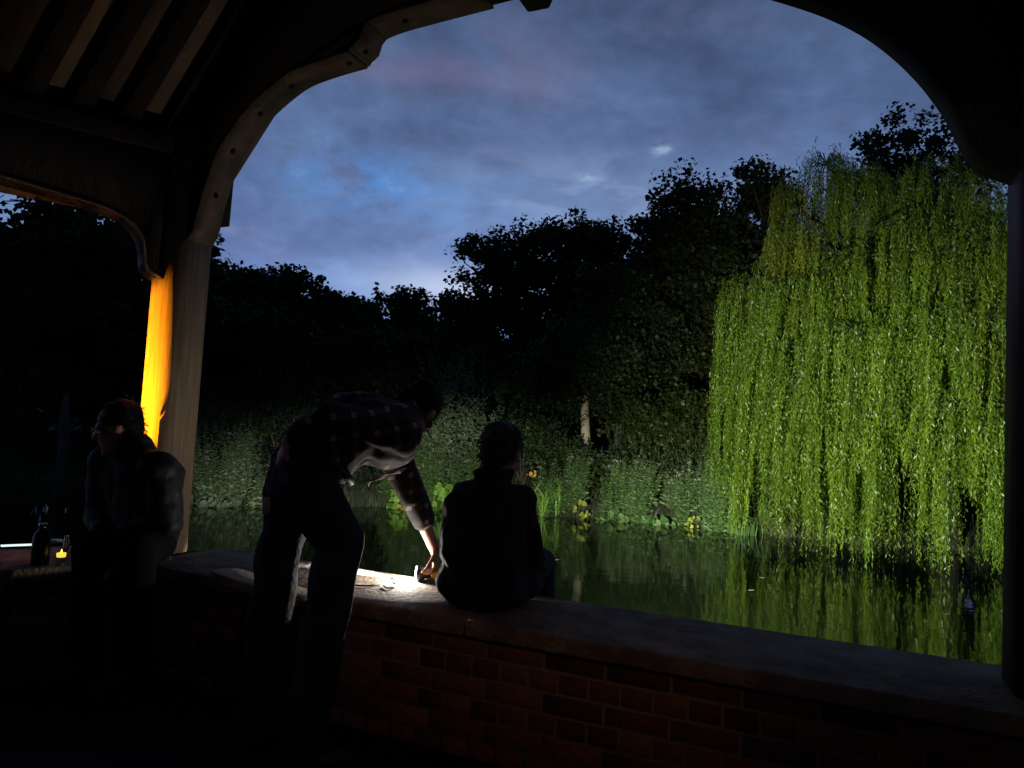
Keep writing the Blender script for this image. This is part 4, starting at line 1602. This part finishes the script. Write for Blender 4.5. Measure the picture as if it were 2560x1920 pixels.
TS = sz(1040, 1428, 0.19)
TLENS = fw(TS[0], 0.19, 0.537)            # where the torch shines from
TAX = nrm(-D - N * 0.55)                  # the way it points
hf = TLENS - hc
hu = np.array([0.45, 0.75, 0.5])
lelb = aty(1028, 1232, 3.20)
lwr = TLENS - TAX * 0.075 + ZU * 0.115
relb = np.array([-0.63, 2.625, 1.205])
rwr = aty(722, 1104, 2.63)
body = MB()
head(body, hc, hf, hu, chest + np.array([.04, .03, .05]))
body.chain(mids, [.115, .11, .115, .12])
body.chain([lhip, lkn, lan], [.075, .052, .04])
body.chain([rhip, rkn, ran], [.075, .052, .04])
body.chain([chest, FS, lelb, lwr], [.09, .058, .042, .029])
body.chain([chest, NS, relb, rwr], [.09, .058, .042, .029])
hand(body, lwr, TLENS - TAX * 0.085 - lwr, TAX - ZU * .3, 42, 1)
hand(body, rwr, aty(660, 1225, 2.63) - rwr, np.array([.3, .3, -.6]), 40, -1)
fused_part('body', body, 'skin', man, 0.0082, 3)
eyes(man, hc, hf, hu)
sh = MB()
sh.ellipsoid(HIP + ZU * .05 + FWD * .02, (.150, .150, .115), None)
sh.chain(mids, [.140, .142, .150, .150])
sh.chain([mids[1] + LAT * .05, mids[2] + LAT * .06, chest + LAT * .07], [.125, .125, .13])
sh.chain([mids[1] - LAT * .05, mids[2] - LAT * .06, chest - LAT * .07], [.125, .125, .13])
sh.chain([chest, FS, lelb, lelb * .55 + lwr * .45], [.12, .085, .066, .058])
sh.chain([chest, NS, relb, relb * .25 + rwr * .75], [.12, .085, .064, .052])
sh.capsule(chest + np.array([.03, .03, .06]), hc - nrm(hf) * .03 - nrm(hu) * .10, .085, .07)
fused_part('shirt', sh, 'plaid', man, 0.011, 4, wobble(3, .0035, 22))
tr_ = MB()
tr_.ellipsoid(HIP - ZU * .03, (.150, .150, .13), None)
tr_.chain([lhip, lkn, lan - ZU * .0], [.115, .088, .082])
tr_.chain([rhip, rkn, ran - ZU * .0], [.115, .088, .082])
tr_.capsule(HIP + ZU * .02, HIP + (mids[1] - HIP) * .5, .130, .125)
fused_part('trousers', tr_, 'jeans', man, 0.011, 4, wobble(4, .004, 20))
bl_ = MB()
bl_.tube([HIP + ZU * .085 + FWD * .045 + .152 * (math.cos(a) * LAT + math.sin(a) * nrm(FWD * .75 - ZU * .6)) for a in np.linspace(0, 2 * math.pi, 25)], .015, 6)
bl_.build('belt', 'shoe', man, smooth=True)
hr = MB()
f_, u_, r_ = frame(hf, hu)
hr.ellipsoid(hc + u_ * .030 - f_ * .026, (.083, .096, .090), [r_, f_, u_])
hr.ellipsoid(hc - u_ * .02 - f_ * .052, (.070, .055, .07), [r_, f_, u_])
ho = fused_part('hair', hr, 'hair_dark', man, 0.010, 2, wobble(5, .003, 60))
hair_strands(man, ho, 'hair_dark', 61)
# shirt front hanging open below the belly, with folds; torchlight put into its pale colour
V_, Fs = [], []
nu, nv = 18, 7
for i in range(nu):
    fi = i / (nu - 1)
    top = aty(912 + 105 * fi, 1192 - 38 * fi, 2.84 + .14 * fi)
    bot = aty(917 + 96 * fi, 1216 - 36 * fi ** 0.8 - 6 * math.sin(fi * 3.1), 2.86 + .14 * fi)
    top = top * .45 + bot * .55
    for j in range(nv):
        fj = j / (nv - 1)
        V_.append(top * (1 - fj) + bot * fj + N * .018 * math.sin(fi * 15 + fj * 2.5) * (0.3 + fj))
for i in range(nu - 1):
    for j in range(nv - 1):
        a = i * nv + j
        Fs.append([a, a + nv, a + nv + 1, a + 1])
me = mesh_np('shirt_tail', np.array(V_) - wloc(man), Fs, True)
o = link('shirt_tail', me, 'shirt_torchlit', man)
o.modifiers.new('t', 'SOLIDIFY').thickness = 0.004
shoe(man, lan, FWD)
shoe(man, ran, FWD)
# pale cup in his other hand
cq = aty(667, 1262, 2.63)
cup = thing('cup', cq - ZU * .05, 'small pale cup held behind the stooping person', 'cup')
MB().lathe([(.013, -.03), (.018, .025), (.019, .028), (.017, .028), (.012, -.026)], cq, 18).build('cup_body', 'white_cup', cup, smooth=True)

# ---- person sitting on the wall, back turned
SH_ = np.array([-0.075, 2.975, 0.60])
sit = thing('person', (SH_[0], SH_[1], 0.5), 'person in a dark coat sitting on the wall with back to the viewer', 'person')
sc = [SH_, np.array([-0.085, 2.95, .74]), np.array([-0.08, 2.99, .88]), np.array([-0.055, 3.03, .985])]
shc = np.array([-0.02, 3.06, 1.112])
sf, su = nrm(N * 1.0 - ZU * .45 + D * .15), ZU + N * .25
body = MB()
head(body, shc, sf, su, sc[3], 0.98)
body.chain(sc, [.115, .10, .11, .06])
kn = []
for s in (-1, 1):
    hp = SH_ + D * s * .085
    k_ = hp + N * .41 + ZU * .02
    an_ = k_ - ZU * .40 + N * .06
    kn.append((hp, k_, an_))
    body.chain([hp, k_, an_], [.075, .052, .038])
    so = sc[3] - ZU * .062 + D * s * .125
    el_ = so - ZU * .235 + D * s * .045 + N * .05
    wr_ = el_ + N * .20 - D * s * .10 - ZU * .015
    body.chain([sc[2], so, el_, wr_], [.09, .052, .040, .028])
    hand(body, wr_, N * .8 - D * s * .3, -ZU, 25, s)
fused_part('body', body, 'skin', sit, 0.0095, 3)
eyes(sit, shc, sf, su, .98)
ct = MB()
ct.ellipsoid(SH_ + ZU * .01, (.165, .140, .112), [D, N, ZU])
ct.chain(sc[:3], [.142, .135, .128])
ct.chain([sc[1] - D * .055, sc[2] - D * .065], [.130, .118])
ct.chain([sc[1] + D * .055, sc[2] + D * .065], [.130, .118])
ct.capsule(sc[2], sc[3] + ZU * .02, .110, .075)
ct.tube([sc[3] + ZU * .045 + .068 * (math.cos(a) * D + math.sin(a) * N) - N * .01 for a in np.linspace(0, 2 * math.pi, 17)], .020, 8)
for s in (-1, 1):
    so = sc[3] - ZU * .065 + D * s * .118
    el_ = so - ZU * .23 + D * s * .045 + N * .05
    wr_ = el_ + N * .18 - D * s * .09 - ZU * .015
    ct.chain([sc[2] + ZU * .03, so, el_, wr_], [.095, .072, .060, .050])
    ct.capsule(SH_ + D * s * .075, SH_ + D * s * .085 + N * .2, .115, .10)
fused_part('coat', ct, 'coat_navy', sit, 0.010, 3, lambda q: wobble(17, .0018, 55)(wobble(7, .0040, 20)(q)))
tr_ = MB()
for hp, k_, an_ in kn:
    tr_.chain([hp, k_, an_], [.095, .072, .062])
fused_part('trousers', tr_, 'jeans', sit, 0.012, 3)
for hp, k_, an_ in kn:
    shoe(sit, an_ - ZU * .02, N, 0.95)
hr = MB()
f_, u_, r_ = frame(sf, su)
hr.ellipsoid(shc + u_ * .026 - f_ * .028, (.084, .090, .092), [r_, f_, u_])
hr.ellipsoid(shc - u_ * .020 - f_ * .050, (.073, .055, .072), [r_, f_, u_])
ho = fused_part('hair', hr, 'hair_brown', sit, 0.010, 2, wobble(8, .004, 55))
hair_strands(sit, ho, 'hair_brown', 62, 1500, 0.030)

# ---- person at the corner post, facing left
LH_ = np.array([-1.665, 3.45, 0.60])
lf_ = nrm([-.38, -.92, 0])
ll_ = np.array([-lf_[1], lf_[0], 0])      # to his left
lp = thing('person', (LH_[0], LH_[1], 0.5), 'person in a dark jacket and glasses hunched on the wall before the corner post', 'person')
lc = [LH_, np.array([-1.665, 3.455, .74]), np.array([-1.675, 3.445, .89]), np.array([-1.715, 3.415, 1.005])]
lhc = np.array([-1.782, 3.385, 1.125])
hf2, hu2 = nrm(np.array([-.93, -.25, -.25])), ZU + lf_ * .2
body = MB()
head(body, lhc, hf2, hu2, lc[3])
body.chain(lc, [.12, .11, .12, .065])
lkn_ = []
for s in (-1, 1):
    hp = LH_ + ll_ * s * .085
    k_ = hp + nrm([.14, -.99, 0]) * .32 + np.array([1, 0, 0]) * s * .035
    an_ = k_ - ZU * .43 - lf_ * .02 - NL * .05
    lkn_.append((hp, k_, an_))
    body.chain([hp, k_, an_], [.078, .055, .04])
    so = lc[3] - ZU * .06 + ll_ * s * .17
    el_ = so - ZU * .24 + ll_ * s * .05 - lf_ * .02
    wr_ = el_ + lf_ * .09 - ll_ * s * .16 - ZU * .06
    body.chain([lc[2], so, el_, wr_], [.10, .055, .043, .03])
    hand(body, wr_, lf_ * .7 - ll_ * s * .5, -ZU, 35, s)
fused_part('body', body, 'skin', lp, 0.0088, 3)
eyes(lp, lhc, hf2, hu2)
jk = MB()
jk.ellipsoid(LH_ + ZU * .02, (.165, .165, .115), None)
jk.chain(lc[:3], [.145, .145, .142])
jk.chain([lc[1] - ll_ * .05, lc[2] - ll_ * .07], [.13, .13])
jk.chain([lc[1] + ll_ * .05, lc[2] + ll_ * .07], [.13, .13])
jk.capsule(lc[2], lc[3] + ZU * .02, .13, .085)
for s in (-1, 1):
    so = lc[3] - ZU * .06 + ll_ * s * .165
    el_ = so - ZU * .24 + ll_ * s * .05 - lf_ * .02
    wr_ = el_ + lf_ * .08 - ll_ * s * .14 - ZU * .052
    jk.chain([lc[2] + ZU * .03, so, el_, wr_], [.11, .085, .070, .055])
fused_part('jacket', jk, 'jacket_black', lp, 0.010, 3, lambda q: wobble(19, .002, 50)(wobble(9, .004, 18)(q)))
tr_ = MB()
for hp, k_, an_ in lkn_:
    tr_.chain([hp, k_, an_], [.10, .080, .068])
fused_part('trousers', tr_, 'trousers_black', lp, 0.012, 3)
for hp, k_, an_ in lkn_:
    shoe(lp, an_ - ZU * .0, lf_, 0.95)
hr = MB()
f_, u_, r_ = frame(hf2, hu2)
hr.ellipsoid(lhc + u_ * .034 - f_ * .026, (.083, .094, .086), [r_, f_, u_])
hr.ellipsoid(lhc - u_ * .015 - f_ * .052, (.072, .055, .07), [r_, f_, u_])
ho = fused_part('hair', hr, 'hair_dark', lp, 0.010, 2, wobble(10, .003, 60))
hair_strands(lp, ho, 'hair_dark', 63)
gl = MB()
for s in (-1, 1):
    cc = lhc + f_ * .098 - u_ * .004 + r_ * s * .034
    gl.tube([cc + .022 * (math.cos(a) * r_ + .8 * math.sin(a) * u_) for a in np.linspace(0, 2 * math.pi, 17)], .0022, 5)
    gl.tube([cc + r_ * s * .022, lhc + r_ * s * .082 - f_ * .01 - u_ * .006], .002, 5)
gl.tube([lhc + f_ * .100 - r_ * .012, lhc + f_ * .104, lhc + f_ * .100 + r_ * .012], .002, 5)
gl.build('glasses', 'steel', lp, smooth=True)

# ------------------------------------------------------------------ things on the coping
torch = thing('torch', TLENS - ZU * 0.035, 'lit torch with a yellow end lying on the coping under the hand', 'torch')
tax = [nrm(np.cross(ZU, TAX)), ZU, TAX]
MB().lathe([(.020, -.150), (.022, -.145), (.022, -.050), (.034, -.020), (.034, -.004), (.031, -.002)], TLENS, 18, tax).build('barrel', 'black_plastic', torch, smooth=True)
MB().lathe([(.0228, -.128), (.0245, -.120), (.0245, -.075), (.0228, -.068)], TLENS, 18, tax).build('grip', 'yellow_plastic', torch, smooth=True)
MB().lathe([(.030, -.003), (.028, 0.0), (.010, .002)], TLENS, 18, tax).build('lens', 'torch_lens', torch)
lamp('torch_spill', 'POINT', TLENS + TAX * .045 + ZU * .022, 9.5, (1.0, 0.96, 0.90), torch, size=0.012)
lamp('torch_beam', 'SPOT', TLENS + TAX * .012, 480.0, (1.0, 0.97, 0.92), torch, TLENS - D * 0.75 + N * 0.05 - ZU * 0.075, size=0.012, cone=24, blend=0.9)

cpts = [onz(x_, y_, 0.506) for x_, y_ in ((868, 1458), (890, 1463), (925, 1464), (950, 1458), (966, 1448), (982, 1447), (990, 1456), (984, 1466), (968, 1470), (958, 1463))]
cpts = [np.array(p) for p in cpts]
fine = []
for i in range(len(cpts) - 1):
    pm, p0_, p1_, p2_ = cpts[max(i - 1, 0)], cpts[i], cpts[i + 1], cpts[min(i + 2, len(cpts) - 1)]
    for t_ in (0, .25, .5, .75):
        fine.append(0.5 * ((2 * p0_) + (-pm + p1_) * t_ + (2 * pm - 5 * p0_ + 4 * p1_ - p2_) * t_ ** 2 + (-pm + 3 * p0_ - 3 * p1_ + p2_) * t_ ** 3))
cord = thing('cord', cpts[0], 'thin dark cord looping on the coping near the torch', 'cord')
MB().tube(fine, 0.004, 6).build('cable', 'cord', cord, smooth=True)
MB().tube([cpts[0] - D * .06 + ZU * .004, cpts[0] + ZU * .004], [.009, .008], 8).build('plug', 'black_plastic', cord)

p = onz(163, 1388, 0.5)
fl_ = thing('flask', p, 'slim steel flask catching the light at the left end of the wall', 'flask')
MB().lathe([(.011, .0), (.012, .004), (.012, .075), (.009, .082), (.009, .092)], p, 18).build('flask_body', 'steel', fl_, smooth=True)
p = lw(0.52, -0.20, 0.5)
bt = thing('bottle', p, 'tall black bottle standing beside the steel flask', 'bottle')
MB().lathe([(.034, 0), (.036, .004), (.036, .12), (.028, .14), (.016, .152), (.016, .158)], p, 20).build('bottle_body', 'black_plastic', bt, smooth=True)
MB().lathe([(.018, .158), (.018, .178), (.016, .180)], p, 16).build('cap', 'steel', bt, smooth=True)
p = lw(0.445, -0.245, 0.5)
cn = thing('candle', p, 'small glowing yellow candle glass in front of the left sitter', 'candle')
MB().lathe([(.015, 0), (.017, .004), (.019, .036), (.0185, .036), (.015, .006)], p, 16).build('glass', 'white_cup', cn, smooth=True)
MB().lathe([(.0175, .036), (.0195, .052), (.018, .053)], p, 16).build('wax', 'candle_wax', cn, smooth=True)
MB().lathe([(.001, .053), (.004, .057), (.003, .064), (.0008, .070)], p, 8).build('flame', 'flame', cn, smooth=True)
p = onz(138, 1356, 0.5)
ld_ = thing('lid', p, 'shiny round metal lid lying on the left wall', 'lid')
MB().lathe([(.034, 0), (.036, .004), (.035, .012), (.028, .016), (.010, .018)], p, 20).build('lid_body', 'steel', ld_, smooth=True)
p = onz(42, 1368, 0.5)
ph_ = thing('phone', p, 'flat thing glowing bluish white on the left wall at the edge', 'phone')
MB().box(p + ZU * .005, (.150, .072, .008), [DL, NL, ZU]).build('phone_body', 'black_plastic', ph_, bevel=.002)
MB().box(p + ZU * .0098, (.132, .060, .001), [DL, NL, ZU]).build('screen', 'screen', ph_)

# ------------------------------------------------------------------ lamps that light the place from outside the picture
FLP = fw(-1.15, 1.25, 0.0)
fd = thing('floodlight', FLP, 'floodlight on a stake in the river outside the wall', 'floodlight')
tgt = np.array([6.6, 14.6, 0.5])
fa = nrm(tgt - FLP)
fr_ = nrm(np.cross(fa, ZU))
fu_ = np.cross(fr_, fa)
MB().box(FLP - fa * .03, (.20, .15, .05), [fr_, fu_, fa]).build('housing', 'iron', fd, bevel=.006)
MB().box(FLP - fa * .002, (.18, .13, .004), [fr_, fu_, fa]).build('lens', 'flood_lens', fd)
MB().tube([FLP - fa * .05, FLP - fa * .08 - ZU * .1, FLP - fa * .08 - ZU * 2.0], .014, 8).build('stake', 'iron', fd)
lamp('flood_beam', 'SPOT', FLP + fa * .02, 12500.0, (0.94, 1.0, 0.80), fd, tgt, size=0.05, cone=60, blend=0.9)

FL2 = fw(-1.45, 1.25, 0.0)
f2 = thing('floodlight', FL2, 'smaller floodlight beside the first, turned to the left bank', 'floodlight')
tgt = np.array([-0.6, 17.0, -0.45])
fa = nrm(tgt - FL2)
fr_ = nrm(np.cross(fa, ZU))
fu_ = np.cross(fr_, fa)
MB().box(FL2 - fa * .03, (.14, .11, .05), [fr_, fu_, fa]).build('housing', 'iron', f2, bevel=.006)
MB().box(FL2 - fa * .002, (.12, .09, .004), [fr_, fu_, fa]).build('lens', 'flood_lens', f2)
MB().tube([FL2 - fa * .05, FL2 - fa * .08 - ZU * .1, FL2 - fa * .08 - ZU * 2.0], .014, 8).build('stake', 'iron', f2)
o = lamp('flood_beam', 'SPOT', FL2 + fa * .02, 7000.0, (0.97, 1.0, 0.90), f2, tgt, size=0.04, cone=72, blend=0.7)
o.scale = (1.0, 0.27, 1.0)      # barn doors keep the beam low along the bank

ALP = lw(1.45, 0.42, 0.62)
al = thing('amber_lamp', ALP, 'amber lamp on the outer side of the left wall', 'lamp')
tgt = V0 + ZU * 1.42
fa = nrm(tgt - ALP)
fr_ = nrm(np.cross(fa, ZU))
fu_ = np.cross(fr_, fa)
MB().box(ALP - fa * .03, (.14, .14, .05), [fr_, fu_, fa]).build('housing', 'iron', al, bevel=.006)
MB().box(ALP - fa * .002, (.12, .12, .004), [fr_, fu_, fa]).build('lens', 'amber_lens', al)
MB().tube([ALP - fa * .05, lw(1.45, 0.40, 0.40), lw(1.45, 0.23, 0.40)], .012, 8).build('bracket', 'iron', al)
lamp('amber_beam', 'SPOT', ALP + fa * .02, 1700.0, (1.0, 0.34, 0.010), al, tgt, size=0.03, cone=29, blend=0.35)

ltp = np.array([0.45, -0.55, 1.90])
ltn = thing('lantern', ltp, 'dim warm lantern hanging from the roof behind the viewer', 'lantern')
MB().lathe([(.06, 0), (.065, .005), (.06, .03), (.045, .035)], ltp, 18).build('base', 'iron', ltn)
MB().lathe([(.040, .036), (.046, .09), (.040, .15)], ltp, 18).build('globe', 'lantern_glow', ltn, smooth=True)
MB().lathe([(.05, .151), (.045, .165), (.015, .19)], ltp, 18).build('cap', 'iron', ltn)
MB().tube([ltp + ZU * .185, ltp + ZU * 2.6], .006, 6).build('chain', 'iron', ltn)
lamp('lantern_light', 'POINT', ltp + ZU * .09 + np.array([0, .07, 0]), 2.4, (1.0, 0.50, 0.20), ltn, size=0.05)
lamp('lantern_pool', 'SPOT', ltp + ZU * .06 + np.array([0, .075, 0]), 12.0, (1.0, 0.52, 0.24), ltn, np.array([0.0, 2.70, 0.5]), size=0.05, cone=36, blend=1.0)
